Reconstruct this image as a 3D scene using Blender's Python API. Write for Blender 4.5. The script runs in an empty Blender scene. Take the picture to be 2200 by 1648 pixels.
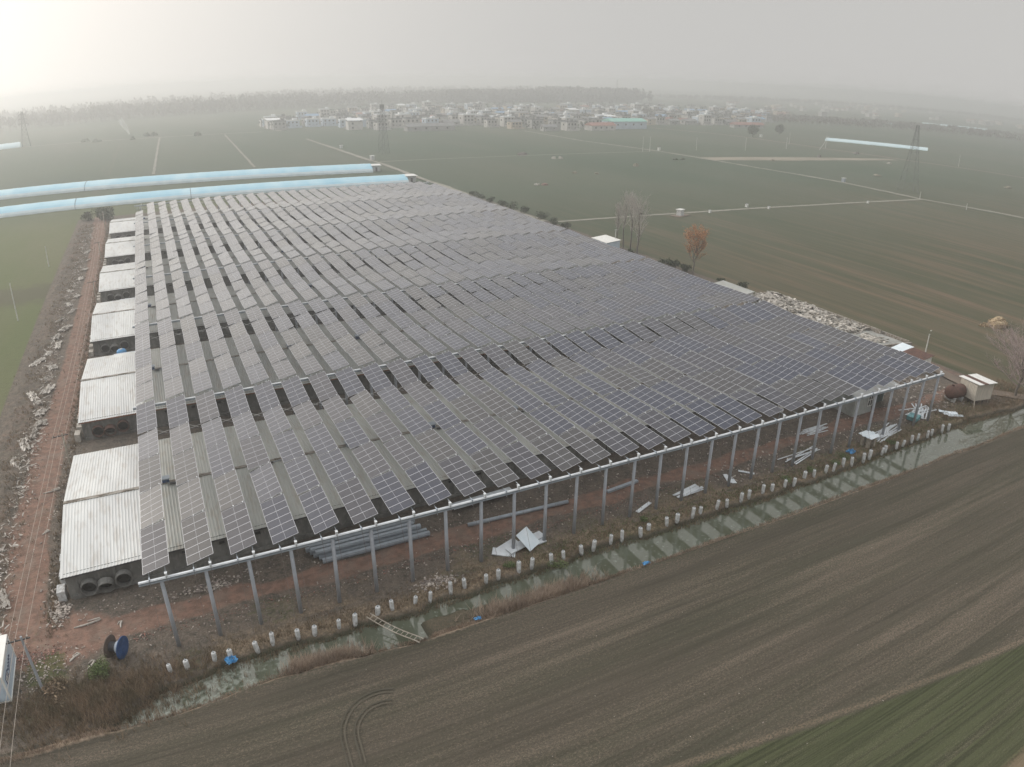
import bpy, math, random
import numpy as np
from mathutils import Vector, Matrix, Euler, noise

S = bpy.context.scene
COL = S.collection
R = random.Random(7)
HAZE_D = 0.00085
PI = math.pi

# ------------------------------------------------------------------ camera
# a wide drone lens with barrel distortion: polynomial lens, radians per mm of a 36 mm sensor
cam_data = bpy.data.cameras.new('camera')
camera = bpy.data.objects.new('camera', cam_data)
COL.objects.link(camera)
S.camera = camera
YAW, PITCH, ROLL = 0.47095, -0.40776, 0.01056
_fw = Vector((math.sin(YAW) * math.cos(PITCH), math.cos(YAW) * math.cos(PITCH), math.sin(PITCH)))
_rt = Vector((math.cos(YAW), -math.sin(YAW), 0))
_up = _rt.cross(_fw)
_x = _rt * math.cos(ROLL) + _up * math.sin(ROLL)
_y = -_rt * math.sin(ROLL) + _up * math.cos(ROLL)
_m = Matrix((_x, _y, -_fw)).transposed().to_4x4()
_m.translation = Vector((4.690, -52.028, 43.436))
camera.matrix_world = _m
cam_data.clip_start = 0.5
cam_data.clip_end = 30000
cam_data.type = 'PANO'
cam_data.sensor_width = 36
cam_data.panorama_type = 'FISHEYE_LENS_POLYNOMIAL'
cam_data.fisheye_fov = math.radians(150)
cam_data.fisheye_polynomial_k0 = 0
cam_data.fisheye_polynomial_k1 = -0.0396204
cam_data.fisheye_polynomial_k2 = 0
cam_data.fisheye_polynomial_k3 = 1.817297e-05
cam_data.fisheye_polynomial_k4 = -4.498205e-07

# ------------------------------------------------------------------ light
SUN_AZ, SUN_EL = math.radians(-38), math.radians(22)      # azimuth from +Y towards +X
world = bpy.data.worlds.new('World')
S.world = world
world.use_nodes = True
wt = world.node_tree
wt.nodes.clear()
w_out = wt.nodes.new('ShaderNodeOutputWorld')
w_bg = wt.nodes.new('ShaderNodeBackground')
w_sky = wt.nodes.new('ShaderNodeTexSky')
w_sky.sky_type = 'NISHITA'
w_sky.sun_disc = False
w_sky.sun_elevation = SUN_EL
w_sky.sun_rotation = SUN_AZ
w_sky.air_density = 1.0
w_sky.dust_density = 7.0
w_sky.ozone_density = 1.0
w_hsv = wt.nodes.new('ShaderNodeHueSaturation')
w_hsv.inputs['Saturation'].default_value = 0.5
# the thin winter overcast: an even grey that brightens towards the zenith, laid over the clear-sky glow round the sun
w_geo = wt.nodes.new('ShaderNodeTexCoord')
w_sep = wt.nodes.new('ShaderNodeSeparateXYZ')
w_grad = wt.nodes.new('ShaderNodeMapRange')
w_grad.inputs[1].default_value = 0.0
w_grad.inputs[2].default_value = 0.9
w_grad.inputs[3].default_value = 0.0
w_grad.inputs[4].default_value = 1.0
w_grey = wt.nodes.new('ShaderNodeMix')
w_grey.data_type = 'RGBA'
w_grey.inputs[6].default_value = (5.15, 5.07, 4.92, 1)
w_grey.inputs[7].default_value = (13.5, 13.6, 13.7, 1)
w_cut = wt.nodes.new('ShaderNodeMix')
w_cut.data_type = 'RGBA'
w_cut.inputs[0].default_value = 0.07
w_cut.inputs[6].default_value = (0, 0, 0, 1)
w_add = wt.nodes.new('ShaderNodeMix')
w_add.data_type = 'RGBA'
w_add.blend_type = 'ADD'
w_add.inputs[0].default_value = 1.0
w_bg.inputs['Strength'].default_value = 0.1
wt.links.new(w_geo.outputs['Generated'], w_sep.inputs[0])
wt.links.new(w_sep.outputs['Z'], w_grad.inputs[0])
w_sq = wt.nodes.new('ShaderNodeMath'); w_sq.operation = 'POWER'; w_sq.inputs[1].default_value = 4.0
wt.links.new(w_grad.outputs[0], w_sq.inputs[0]); wt.links.new(w_sq.outputs[0], w_grey.inputs[0])
# the murk near the horizon is as bright as the sky a few degrees above it
w_flo = wt.nodes.new('ShaderNodeMath'); w_flo.operation = 'MAXIMUM'; w_flo.inputs[1].default_value = 0.16
w_cmb = wt.nodes.new('ShaderNodeCombineXYZ')
wt.links.new(w_sep.outputs['Z'], w_flo.inputs[0])
wt.links.new(w_sep.outputs['X'], w_cmb.inputs[0]); wt.links.new(w_sep.outputs['Y'], w_cmb.inputs[1]); wt.links.new(w_flo.outputs[0], w_cmb.inputs[2])
wt.links.new(w_cmb.outputs[0], w_sky.inputs[0])
wt.links.new(w_sky.outputs[0], w_hsv.inputs['Color'])
wt.links.new(w_hsv.outputs[0], w_cut.inputs[7])
wt.links.new(w_grey.outputs[2], w_add.inputs[6])
wt.links.new(w_cut.outputs[2], w_add.inputs[7])
# broad milky glow of the low sun behind the haze
w_dot = wt.nodes.new('ShaderNodeVectorMath'); w_dot.operation = 'DOT_PRODUCT'
w_dot.inputs[1].default_value = (math.sin(SUN_AZ) * math.cos(SUN_EL), math.cos(SUN_AZ) * math.cos(SUN_EL), math.sin(SUN_EL))
w_max = wt.nodes.new('ShaderNodeMath'); w_max.operation = 'MAXIMUM'; w_max.inputs[1].default_value = 0.0
w_pow = wt.nodes.new('ShaderNodeMath'); w_pow.operation = 'POWER'; w_pow.inputs[1].default_value = 3.6
w_glow = wt.nodes.new('ShaderNodeMix'); w_glow.data_type = 'RGBA'
w_glow.inputs[6].default_value = (0, 0, 0, 1); w_glow.inputs[7].default_value = (8.4, 7.7, 6.8, 1)
w_sum = wt.nodes.new('ShaderNodeMix'); w_sum.data_type = 'RGBA'; w_sum.blend_type = 'ADD'; w_sum.inputs[0].default_value = 1.0
wt.links.new(w_geo.outputs['Generated'], w_dot.inputs[0]); wt.links.new(w_dot.outputs['Value'], w_max.inputs[0])
wt.links.new(w_max.outputs[0], w_pow.inputs[0]); wt.links.new(w_pow.outputs[0], w_glow.inputs[0])
wt.links.new(w_add.outputs[2], w_sum.inputs[6]); wt.links.new(w_glow.outputs[2], w_sum.inputs[7])
wt.links.new(w_sum.outputs[2], w_bg.inputs['Color'])
wt.links.new(w_bg.outputs[0], w_out.inputs[0])

sun_data = bpy.data.lights.new('sun', 'SUN')
sun_data.energy = 1.5
sun_data.angle = math.radians(20)
sun_data.color = (1.0, 0.93, 0.84)
sun = bpy.data.objects.new('sun', sun_data)
COL.objects.link(sun)
_sd = Vector((math.sin(SUN_AZ) * math.cos(SUN_EL), math.cos(SUN_AZ) * math.cos(SUN_EL), math.sin(SUN_EL)))
sun.rotation_euler = _sd.to_track_quat('Z', 'Y').to_euler()
sun.location = (0, 0, 120)

S.view_settings.view_transform = 'Standard'
S.view_settings.look = 'None'
S.view_settings.exposure = 0.11
S.view_settings.gamma = 1.0
S.render.engine = 'CYCLES'
S.cycles.use_denoising = True
S.cycles.max_bounces = 5
S.cycles.diffuse_bounces = 2
S.cycles.glossy_bounces = 2
S.cycles.transmission_bounces = 2
S.cycles.volume_bounces = 1
S.cycles.caustics_reflective = False
S.cycles.caustics_refractive = False

# ------------------------------------------------------------------ materials
def srgb(r, g, b):
    f = lambda c: (c / 255 / 12.92) if c <= 10 else ((c / 255 + 0.055) / 1.055) ** 2.4
    return (f(r), f(g), f(b), 1)

def mat(name, c1, c2=None, scale=3.0, rough=0.8, metal=0.0, bump=0.0, stretch=(1, 1, 1), detail=4, spec=0.3,
        lo=0.35, hi=0.65, coord='Object', c3=None, s3=20, a3=0.5, island=0.0, sheen=0.0):
    m = bpy.data.materials.new(name)
    m.use_nodes = True
    nt = m.node_tree
    b = nt.nodes['Principled BSDF']
    b.inputs['Roughness'].default_value = rough
    b.inputs['Metallic'].default_value = metal
    b.inputs['Specular IOR Level'].default_value = spec
    if sheen:
        b.inputs['Sheen Weight'].default_value = sheen
    c1 = tuple(c1) if len(c1) == 4 else (*c1, 1)
    if c2 is None:
        c2 = tuple(v * 0.8 for v in c1[:3])
    c2 = tuple(c2) if len(c2) == 4 else (*c2, 1)
    tc = nt.nodes.new('ShaderNodeTexCoord')
    mp = nt.nodes.new('ShaderNodeMapping')
    mp.inputs['Scale'].default_value = stretch
    nz = nt.nodes.new('ShaderNodeTexNoise')
    nz.inputs['Scale'].default_value = scale
    nz.inputs['Detail'].default_value = detail
    rp = nt.nodes.new('ShaderNodeMapRange')
    rp.inputs[1].default_value = lo
    rp.inputs[2].default_value = hi
    mx = nt.nodes.new('ShaderNodeMix')
    mx.data_type = 'RGBA'
    mx.inputs[6].default_value = c1
    mx.inputs[7].default_value = c2
    L = nt.links.new
    L(tc.outputs[coord], mp.inputs[0]); L(mp.outputs[0], nz.inputs['Vector'])
    L(nz.outputs[0], rp.inputs[0]); L(rp.outputs[0], mx.inputs[0])
    col = mx.outputs[2]
    if c3 is not None:
        n3 = nt.nodes.new('ShaderNodeTexNoise'); n3.inputs['Scale'].default_value = s3; n3.inputs['Detail'].default_value = 3
        L(mp.outputs[0], n3.inputs['Vector'])
        r3 = nt.nodes.new('ShaderNodeMapRange'); r3.inputs[1].default_value = 0.5; r3.inputs[2].default_value = 0.7
        r3.inputs[4].default_value = a3
        L(n3.outputs[0], r3.inputs[0])
        m3 = nt.nodes.new('ShaderNodeMix'); m3.data_type = 'RGBA'; m3.inputs[7].default_value = (*c3[:3], 1)
        L(r3.outputs[0], m3.inputs[0]); L(col, m3.inputs[6]); col = m3.outputs[2]
    if island:
        g = nt.nodes.new('ShaderNodeNewGeometry')
        r4 = nt.nodes.new('ShaderNodeMapRange'); r4.inputs[3].default_value = 1 - island; r4.inputs[4].default_value = 1 + island
        L(g.outputs['Random Per Island'], r4.inputs[0])
        m4 = nt.nodes.new('ShaderNodeVectorMath'); m4.operation = 'SCALE'
        L(col, m4.inputs[0]); L(r4.outputs[0], m4.inputs['Scale']); col = m4.outputs[0]
    L(col, b.inputs['Base Color'])
    if bump:
        bp = nt.nodes.new('ShaderNodeBump'); bp.inputs['Strength'].default_value = 1; bp.inputs['Distance'].default_value = bump
        L(nz.outputs[0], bp.inputs['Height']); L(bp.outputs[0], b.inputs['Normal'])
    return m

M = {}
M['galv'] = mat('galvanised_steel', (.38, .43, .48), (.30, .34, .39), 2, .45, .35, spec=.5)
M['flange'] = mat('pale_steel', (.72, .75, .77), (.6, .63, .66), 2, .4, .1, spec=.5)
M['conc_post'] = mat('concrete_post', (.36, .38, .42), (.27, .29, .32), 1.2, .8, stretch=(1, 1, .3), c3=(.45, .46, .48), s3=6)
M['conc'] = mat('pale_concrete', (.62, .63, .64), (.42, .43, .43), 3, .85, bump=.01, c3=(.20, .175, .14), s3=4, a3=.6)
M['dark'] = mat('dark_opening', (.012, .013, .015), (.02, .02, .022), 2, .7)
M['steel_dark'] = mat('dark_steel', (.05, .05, .055), (.08, .08, .08), 3, .6)
M['frame'] = mat('aluminium_frame', (.47, .48, .51), (.41, .42, .45), 2, .4, .3, spec=.5)
M['seam'] = mat('cell_seam', (.42, .43, .46), (.36, .37, .4), 2, .5)
M['back'] = mat('module_back', (.25, .25, .26), (.2, .2, .21), 2, .7)
def glass(name, c, rough):
    m = mat(name, c, tuple(v * 1.35 for v in c), .35, rough, 0, spec=.30, detail=2, island=.12)
    b = m.node_tree.nodes['Principled BSDF']
    b.inputs['Coat IOR'].default_value = 1.37
    b.inputs['Coat Weight'].default_value = 1
    b.inputs['Coat Roughness'].default_value = .2
    b.inputs['Sheen Weight'].default_value = .9          # the film of dust on the glass
    b.inputs['Sheen Roughness'].default_value = .2
    b.inputs['Sheen Tint'].default_value = (1, .97, .95, 1)
    return m
M['glass0'] = glass('module_glass_blue', (.011, .015, .034), .20)
M['glass1'] = glass('module_glass_violet', (.018, .018, .029), .22)
M['glass2'] = glass('module_glass_brown', (.021, .020, .024), .26)
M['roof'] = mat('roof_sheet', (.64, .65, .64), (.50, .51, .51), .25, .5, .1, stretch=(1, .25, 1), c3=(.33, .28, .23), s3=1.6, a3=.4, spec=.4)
M['roof_mid_shaded'] = mat('roof_sheet_grimy_shaded', (.52, .53, .50), (.38, .39, .37), .3, .6, .1, stretch=(1, .2, 1), c3=(.33, .27, .21), s3=2, a3=.4)  # nearest barn under the panels: grime plus panel shade in the colour
M['roof_old_shaded'] = mat('roof_sheet_old_shaded', (.41, .42, .40), (.29, .30, .29), .3, .65, .1, stretch=(1, .2, 1), c3=(.25, .2, .16), s3=2, a3=.4)  # dirty sheet toned darker to carry the shade under the solar rows
M['barnwall'] = mat('barn_wall', (.20, .20, .19), (.11, .11, .105), .8, .9, bump=.02, stretch=(1, 1, .5), c3=(.30, .29, .27), s3=3, a3=.5)
M['rust'] = mat('rust', (.30, .12, .05), (.16, .07, .04), 2, .85, bump=.01)
M['rust_tank'] = mat('rust_tank', (.12, .065, .05), (.07, .042, .036), 1.5, .75, c3=(.2, .1, .07), s3=5)
M['ridge'] = mat('ridge_timber', (.16, .13, .10), (.34, .32, .29), 3, .85, stretch=(.4, 1, 1))
M['white'] = mat('white_paint', (.74, .74, .72), (.62, .62, .60), 2, .6)
M['film'] = mat('white_film', (.50, .47, .43), (.25, .22, .19), 1.2, .45, c3=(.4, .37, .33), s3=4, a3=.5)
M['foam'] = mat('foam_board', (.66, .70, .73), (.52, .55, .58), 1, .6)
M['foam_white'] = mat('foam_white', (.72, .78, .82), (.60, .68, .73), .8, .5)
M['wood'] = mat('old_timber', (.42, .38, .32), (.27, .24, .20), 3, .85)
M['bark'] = mat('bark', (.17, .15, .135), (.10, .09, .08), 4, .9)
M['bark_pale'] = mat('bark_pale', (.50, .46, .43), (.34, .31, .29), 3, .9)
M['twig'] = mat('twigs', (.30, .24, .23), (.38, .31, .30), 2, .9)
M['leaf_orange'] = mat('orange_leaves', (.44, .215, .095), (.32, .16, .075), 1, .85, island=.3)
M['leaf_dark'] = mat('dark_leaves', (.045, .058, .033), (.075, .088, .05), 1.5, .8, island=.35)
M['leaf_green'] = mat('green_leaves', (.10, .14, .05), (.16, .19, .09), 1.5, .8, island=.35)
M['straw'] = mat('straw', (.44, .34, .22), (.30, .23, .15), 2, .9, island=.25)
M['dry'] = mat('dry_grass', (.27, .20, .14), (.16, .13, .085), .6, .95, island=.35)
M['dryred'] = mat('dry_reed', (.42, .33, .26), (.29, .225, .175), .5, .95, island=.3)
M['blue'] = mat('blue_paint', (.035, .09, .24), (.02, .055, .15), 1.6, .6, c3=(.09, .15, .22), s3=4)
M['brownwood'] = mat('reel_ply', (.17, .13, .11), (.11, .085, .07), 2, .85)
M['cableblk'] = mat('black_cable', (.03, .03, .035), (.07, .07, .08), 3, .5)
M['cablewht'] = mat('pale_cable', (.55, .6, .66), (.45, .5, .56), 3, .5)
M['bluefilm'] = mat('blue_film', (.10, .33, .60), (.06, .22, .45), 4, .5)
M['contwhite'] = mat('container_white', (.80, .80, .77), (.72, .72, .69), .8, .5)
M['contblue_shade'] = mat('container_side_shaded', (.56, .66, .74), (.50, .60, .69), .8, .5)  # white body tinted light blue, shade of the side put into the colour
M['navy'] = mat('navy_paint', (.02, .04, .12), (.03, .05, .14), 2, .6)
M['wire'] = mat('wire', (.42, .37, .33), (.36, .32, .28), 2, .6)
M['guy'] = mat('guy_wire', (.16, .13, .12), (.2, .17, .15), 2, .6)
M['pylon'] = mat('pylon_steel', (.12, .13, .13), (.16, .17, .17), 1, .6)
M['pole'] = mat('pale_pole', (.60, .60, .58), (.5, .5, .48), 1, .8)
M['path'] = mat('path_concrete', (.28, .265, .225), (.20, .19, .16), .5, .95, coord='Object', c3=(.17, .17, .13), s3=.25, a3=.7)
M['track'] = mat('track_soil', (.22, .175, .14), (.16, .13, .105), .2, .95)
M['tyre'] = mat('pressed_soil', (.068, .062, .047), (.08, .072, .056), 1, .95)
M['tyre2'] = mat('turned_soil', (.10, .088, .068), (.088, .078, .06), 2, .95)
M['stubble'] = mat('stubble_strip', (.26, .23, .18), (.20, .18, .14), .05, .95)
M['slab'] = mat('yard_slab', (.33, .33, .31), (.23, .23, .215), .4, .9, c3=(.42, .42, .40), s3=1.5, a3=.6)
M['debris'] = mat('pale_debris', (.48, .45, .41), (.27, .25, .22), 1.5, .9, island=.4)
M['chip'] = mat('litter_chip', (.42, .38, .34), (.24, .20, .18), 1, .8, island=.45)
M['brick'] = mat('brick_rubble', (.26, .13, .10), (.20, .14, .12), 2, .9, island=.35)

# ------------------------------------------------------------------ mesh helpers
class MB:
    def __init__(s):
        s.v = []; s.f = []; s.m = []
    def face(s, pts, m=0):
        n = len(s.v); s.v.extend([tuple(p) for p in pts]); s.f.append(tuple(range(n, n + len(pts)))); s.m.append(m)
    def box(s, c, d, rz=0, m=0, rx=0, ry=0, taper=1.0):
        e = Euler((rx, ry, rz)).to_matrix(); c = Vector(c); n = len(s.v)
        for z in (-1, 1):
            k = taper if z > 0 else 1.0
            for x, y in ((-1, -1), (1, -1), (1, 1), (-1, 1)):
                s.v.append(tuple(c + e @ Vector((x * d[0] / 2 * k, y * d[1] / 2 * k, z * d[2] / 2))))
        for f in ((0, 3, 2, 1), (4, 5, 6, 7), (0, 1, 5, 4), (1, 2, 6, 5), (2, 3, 7, 6), (3, 0, 4, 7)):
            s.f.append(tuple(n + i for i in f)); s.m.append(m)
    def tube(s, pts, rad, n=6, m=0, cap=True):
        pts = [Vector(p) for p in pts]
        if not isinstance(rad, (list, tuple)): rad = [rad] * len(pts)
        b = len(s.v); prev = None
        for i, p in enumerate(pts):
            d = (pts[min(i + 1, len(pts) - 1)] - pts[max(i - 1, 0)]).normalized()
            a = Vector((0, 0, 1)) if abs(d.z) < .9 else Vector((1, 0, 0))
            if prev is not None: a = prev
            u = d.cross(a)
            if u.length < 1e-6: u = d.orthogonal()
            u.normalize(); w = u.cross(d).normalized(); prev = w
            for k in range(n):
                t = 2 * PI * k / n
                s.v.append(tuple(p + (u * math.cos(t) + w * math.sin(t)) * rad[i]))
        for i in range(len(pts) - 1):
            for k in range(n):
                a0 = b + i * n + k; a1 = b + i * n + (k + 1) % n
                s.f.append((a0, a1, a1 + n, a0 + n)); s.m.append(m)
        if cap:
            s.f.append(tuple(b + k for k in reversed(range(n)))); s.m.append(m)
            s.f.append(tuple(b + (len(pts) - 1) * n + k for k in range(n))); s.m.append(m)
    def lathe(s, prof, n=16, m=0, c=(0, 0, 0)):
        b = len(s.v)
        for r, z in prof:
            for k in range(n):
                t = 2 * PI * k / n
                s.v.append((c[0] + r * math.cos(t), c[1] + r * math.sin(t), c[2] + z))
        for i in range(len(prof) - 1):
            for k in range(n):
                a0 = b + i * n + k; a1 = b + i * n + (k + 1) % n
                s.f.append((a0, a1, a1 + n, a0 + n)); s.m.append(m)
    def blob(s, c, r, seed=0, m=0, rough=.3, n=7, k=9):
        b = len(s.v); c = Vector(c)
        for i in range(n + 1):
            ph = PI * i / n
            for j in range(k):
                t = 2 * PI * j / k
                d = Vector((math.sin(ph) * math.cos(t), math.sin(ph) * math.sin(t), math.cos(ph)))
                f = 1 + rough * noise.noise(d * 1.7 + Vector((seed * 3.1, seed * 1.7, seed)))*2
                s.v.append((c.x + d.x * r[0] * f, c.y + d.y * r[1] * f, c.z + d.z * r[2] * f))
        for i in range(n):
            for j in range(k):
                a0 = b + i * k + j; a1 = b + i * k + (j + 1) % k
                s.f.append((a0, a0 + k, a1 + k, a1)); s.m.append(m)
    def mesh(s, name, mats):
        me = bpy.data.meshes.new(name)
        me.from_pydata(s.v, [], s.f)
        for x in mats: me.materials.append(x)
        if len(mats) > 1: me.polygons.foreach_set('material_index', s.m)
        me.update()
        return me

def smooth(o):
    o.data.polygons.foreach_set('use_smooth', [True] * len(o.data.polygons)); return o

def tag(o, label=None, cat=None, group=None, kind=None):
    if label: o['label'] = label
    if cat: o['category'] = cat
    if group: o['group'] = group
    if kind: o['kind'] = kind
    return o

def thing(name, label, cat, loc=(0, 0, 0), rz=0, group=None):
    o = bpy.data.objects.new(name, None)
    o.empty_display_size = .3
    COL.objects.link(o); o.location = loc; o.rotation_euler = (0, 0, rz)
    return tag(o, label, cat, group)

def obj(name, mb, mats, parent=None, loc=None, label=None):
    me = mb if isinstance(mb, bpy.types.Mesh) else mb.mesh(name, mats if isinstance(mats, (list, tuple)) else [mats])
    o = bpy.data.objects.new(name, me); COL.objects.link(o)
    if parent: o.parent = parent
    if loc: o.location = loc
    if label: o['label'] = label
    return o

def copy_tree(o, parent=None):
    c = o.copy(); COL.objects.link(c); c.parent = parent
    for ch in list(o.children):
        copy_tree(ch, c)
    return c

_ones = ['zeroth', 'first', 'second', 'third', 'fourth', 'fifth', 'sixth', 'seventh', 'eighth', 'ninth', 'tenth', 'eleventh', 'twelfth',
         'thirteenth', 'fourteenth', 'fifteenth', 'sixteenth', 'seventeenth', 'eighteenth', 'nineteenth']
_tens = {2: 'twenty', 3: 'thirty', 4: 'forty', 5: 'fifty'}
def ordw(n):
    if n < 20: return _ones[n]
    t, u = divmod(n, 10)
    if u == 0: return _tens[t][:-1] + 'ieth'
    return _tens[t] + '-' + _ones[u]

# ------------------------------------------------------------------ terrain
XN = [-30, -12, -6, -2, 3, 12, 20, 33, 40, 60, 66, 84, 95, 104, 112, 125, 150]
YN = [-9.2, -8.2, -7.1, -5.0, -4.3, -4.1, -4.3, -3.9, -3.7, -4.2, -4.0, -3.6, -3.4, -3.1, -4.2, -4.6, -5]
XF = [-30, -12, -6, 0, 7, 13, 20, 40, 60, 90, 115, 150]
YF = [-8.9, -8.2, -7.5, -7.2, -6.6, -6.9, -7.4, -7.3, -7.5, -7.8, -8.4, -9]
WATER_Z = -0.62

def axis(*segs):
    a = []
    for lo, hi, st in segs:
        a.extend(np.arange(lo, hi, st).tolist())
    return np.array(a + [segs[-1][1]])

gx = axis((-6200, -1200, 500), (-1200, -300, 100), (-300, -60, 20), (-60, -24, 4), (-24, 130, .55), (130, 300, 10), (300, 1200, 100), (1200, 7200, 500))
gy = axis((-900, -100, 100), (-100, -36, 8), (-36, -10, 1.3), (-10, 8, .34), (8, 30, 1.4), (30, 240, 3), (240, 400, 20), (400, 1200, 100), (1200, 7200, 500))
NX, NY = len(gx), len(gy)
X, Y = np.meshgrid(gx, gy)

def vnoise(x, y, s, seed=0):
    """smooth value noise"""
    x = x / s + seed * 17.3; y = y / s + seed * 9.1
    xi = np.floor(x); yi = np.floor(y); fx = x - xi; fy = y - yi
    fx = fx * fx * (3 - 2 * fx); fy = fy * fy * (3 - 2 * fy)
    h = lambda a, b: np.modf(np.abs(np.sin(a * 127.1 + b * 311.7 + seed) * 43758.5453))[0]
    return (h(xi, yi) * (1 - fx) + h(xi + 1, yi) * fx) * (1 - fy) + (h(xi, yi + 1) * (1 - fx) + h(xi + 1, yi + 1) * fx) * fy

near = ((X > -60) & (X < 160) & (Y > -60) & (Y < 250)).astype(float)
yn = np.interp(X, XN, YN) + (vnoise(X, Y * 0, 2.6, 1) - .5) * .9 + (vnoise(X, Y * 0, .9, 2) - .5) * .5
yf = np.interp(X, XF, YF) + (vnoise(X, Y * 0, 5, 3) - .5) * .35
sm = lambda t: np.clip(t, 0, 1) ** 2 * (3 - 2 * np.clip(t, 0, 1))
open_ = sm((yn - yf) / 1.2) * sm((X + 13) / 5)
north = sm((Y - yn) / 1.3)                       # 0 at the water's edge, 1 on the yard
south = sm((yf + .15 - Y) / .7)                  # 1 on the field
depth = 1.15 * (1 - np.maximum(north, south)) * open_
depth = np.where((Y > yn) & (Y < yn + 1.3), np.maximum(depth, .62 * (1 - north) * open_), depth)
# the dry bench of mud and reeds that interrupts the ditch
bench = sm((X - 19.2) / 1.0) * sm((29.5 + (vnoise(X, Y, 2, 5) - .5) * 2 - X) / 2.0) * sm((-5.0 + (vnoise(X, Y, 1.3, 6) - .5) * .8 - Y) / .5)
bench2 = sm((X - 8.6) / .8) * sm((14.3 - X) / 1.2) * sm((-5.7 - Y) / .4)
bench *= (Y > yf - .2); bench2 *= (Y > yf - .2)
depth = np.minimum(depth, 1.15 - .85 * np.maximum(bench, bench2))
berm = np.exp(-((Y - yf + .25) / .42) ** 2) * .16 * sm((X + 16) / 6)
rough = (vnoise(X, Y, 1.6, 7) - .5) * .16 + (vnoise(X, Y, .7, 8) - .5) * .09
yard = sm((Y - yn) / 1.5) * (X > -22) * (X < 121) * (Y < 232)
fieldz = (1 - yard) * (vnoise(X, Y, 9, 9) - .5) * .06
mound = (vnoise(X, Y, 2.2, 11) ** 2) * .75 * sm((X + 21.5) / 1.2) * sm((-15.9 - X) / 1.3) * (Y > 8) * (Y < 215)
Z = (-depth + berm + rough * yard * .9 + fieldz + mound) * near

# zones: red soil, weeds, straw - what the ground is made of, as a vertex attribute
roadc = np.interp(Y, [5, 24, 40, 73, 138, 204, 232], [-13.2, -14.1, -13.8, -12.5, -12.2, -13.7, -14.5])
road_l = sm((2.5 - np.abs(X - roadc)) / .9) * (Y > 2.5) * (Y < 236)
road_f = sm((1.75 + (vnoise(X, Y, 4, 12) - .5) * 1.4 - np.abs(Y - 4.6)) / .9) * (X > -15.5) * (X < 112)
corner = sm((4.8 - np.hypot((X + 10.5) * .7, Y - 4.6)) / 2.2)
road = np.clip(road_l + road_f + corner, 0, 1)
red = np.clip(road * (.75 + .5 * vnoise(X, Y, 3, 13)) + .35 * (X < -15.5) * (X > -22) * (vnoise(X, Y, 3, 14) > .5), 0, 1)
road_r = sm((1.6 - np.abs(X - 119.5 + .12 * (Y - 5) * (Y < 5))) / .9) * (Y > -4) * (Y < 60)
red = np.clip(red + .55 * road_r, 0, 1)
bankn = np.exp(-((Y - (yn + 1.6)) / 1.9) ** 2)
weed = np.clip(.9 * (vnoise(X, Y, 5, 15) - .42) * 2 * bankn * (X > 30) + .5 * (vnoise(X, Y, 4, 16) > .62) * (Y < 3) + .35 * (X < -9.5) * (vnoise(X, Y, 2.5, 17) > .5), 0, 1) * yard
strip = np.clip((bankn * .9 + .6 * (np.abs(Y - 1) < 1.5) * vnoise(X, Y, 2.5, 18)), 0, 1) * yard * (1 - road)
straw = np.clip(strip * (X > 2), 0, 1)
edge = np.exp(-((Y - yf + .08) / .50) ** 2) * sm((X + 16) / 6)
straw = np.clip(straw + 1.0 * np.exp(-((Y - yf + .1) / .42) ** 2) * sm((X + 16) / 6) + np.maximum(bench, bench2) * .6, 0, 1)

def ground_faces(sel, name):
    """the faces of the terrain grid for which sel is true, as one object"""
    iy, ix = np.nonzero(sel)
    a = iy * NX + ix
    quads = np.stack([a, a + 1, a + NX + 1, a + NX], 1)
    used, inv = np.unique(quads.ravel(), return_inverse=True)
    co = np.stack([X.ravel()[used], Y.ravel()[used], Z.ravel()[used]], 1)
    me = bpy.data.meshes.new(name)
    n = len(quads)
    me.vertices.add(len(used)); me.vertices.foreach_set('co', co.ravel())
    me.loops.add(n * 4); me.loops.foreach_set('vertex_index', inv.ravel().astype(np.int32))
    me.polygons.add(n); me.polygons.foreach_set('loop_start', np.arange(0, n * 4, 4, dtype=np.int32))
    me.update(calc_edges=True)
    me.polygons.foreach_set('use_smooth', np.ones(n, bool))
    for nm, arr in (('soil', red), ('weed', weed), ('straw', straw), ('yard', yard * (1 - 0)), ('edge', edge)):
        at = me.attributes.new(nm, 'FLOAT', 'POINT'); at.data.foreach_set('value', arr.ravel()[used].astype(np.float32))
    o = bpy.data.objects.new(name, me); COL.objects.link(o)
    me.materials.append(GROUND)
    return tag(o, kind='structure')

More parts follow.
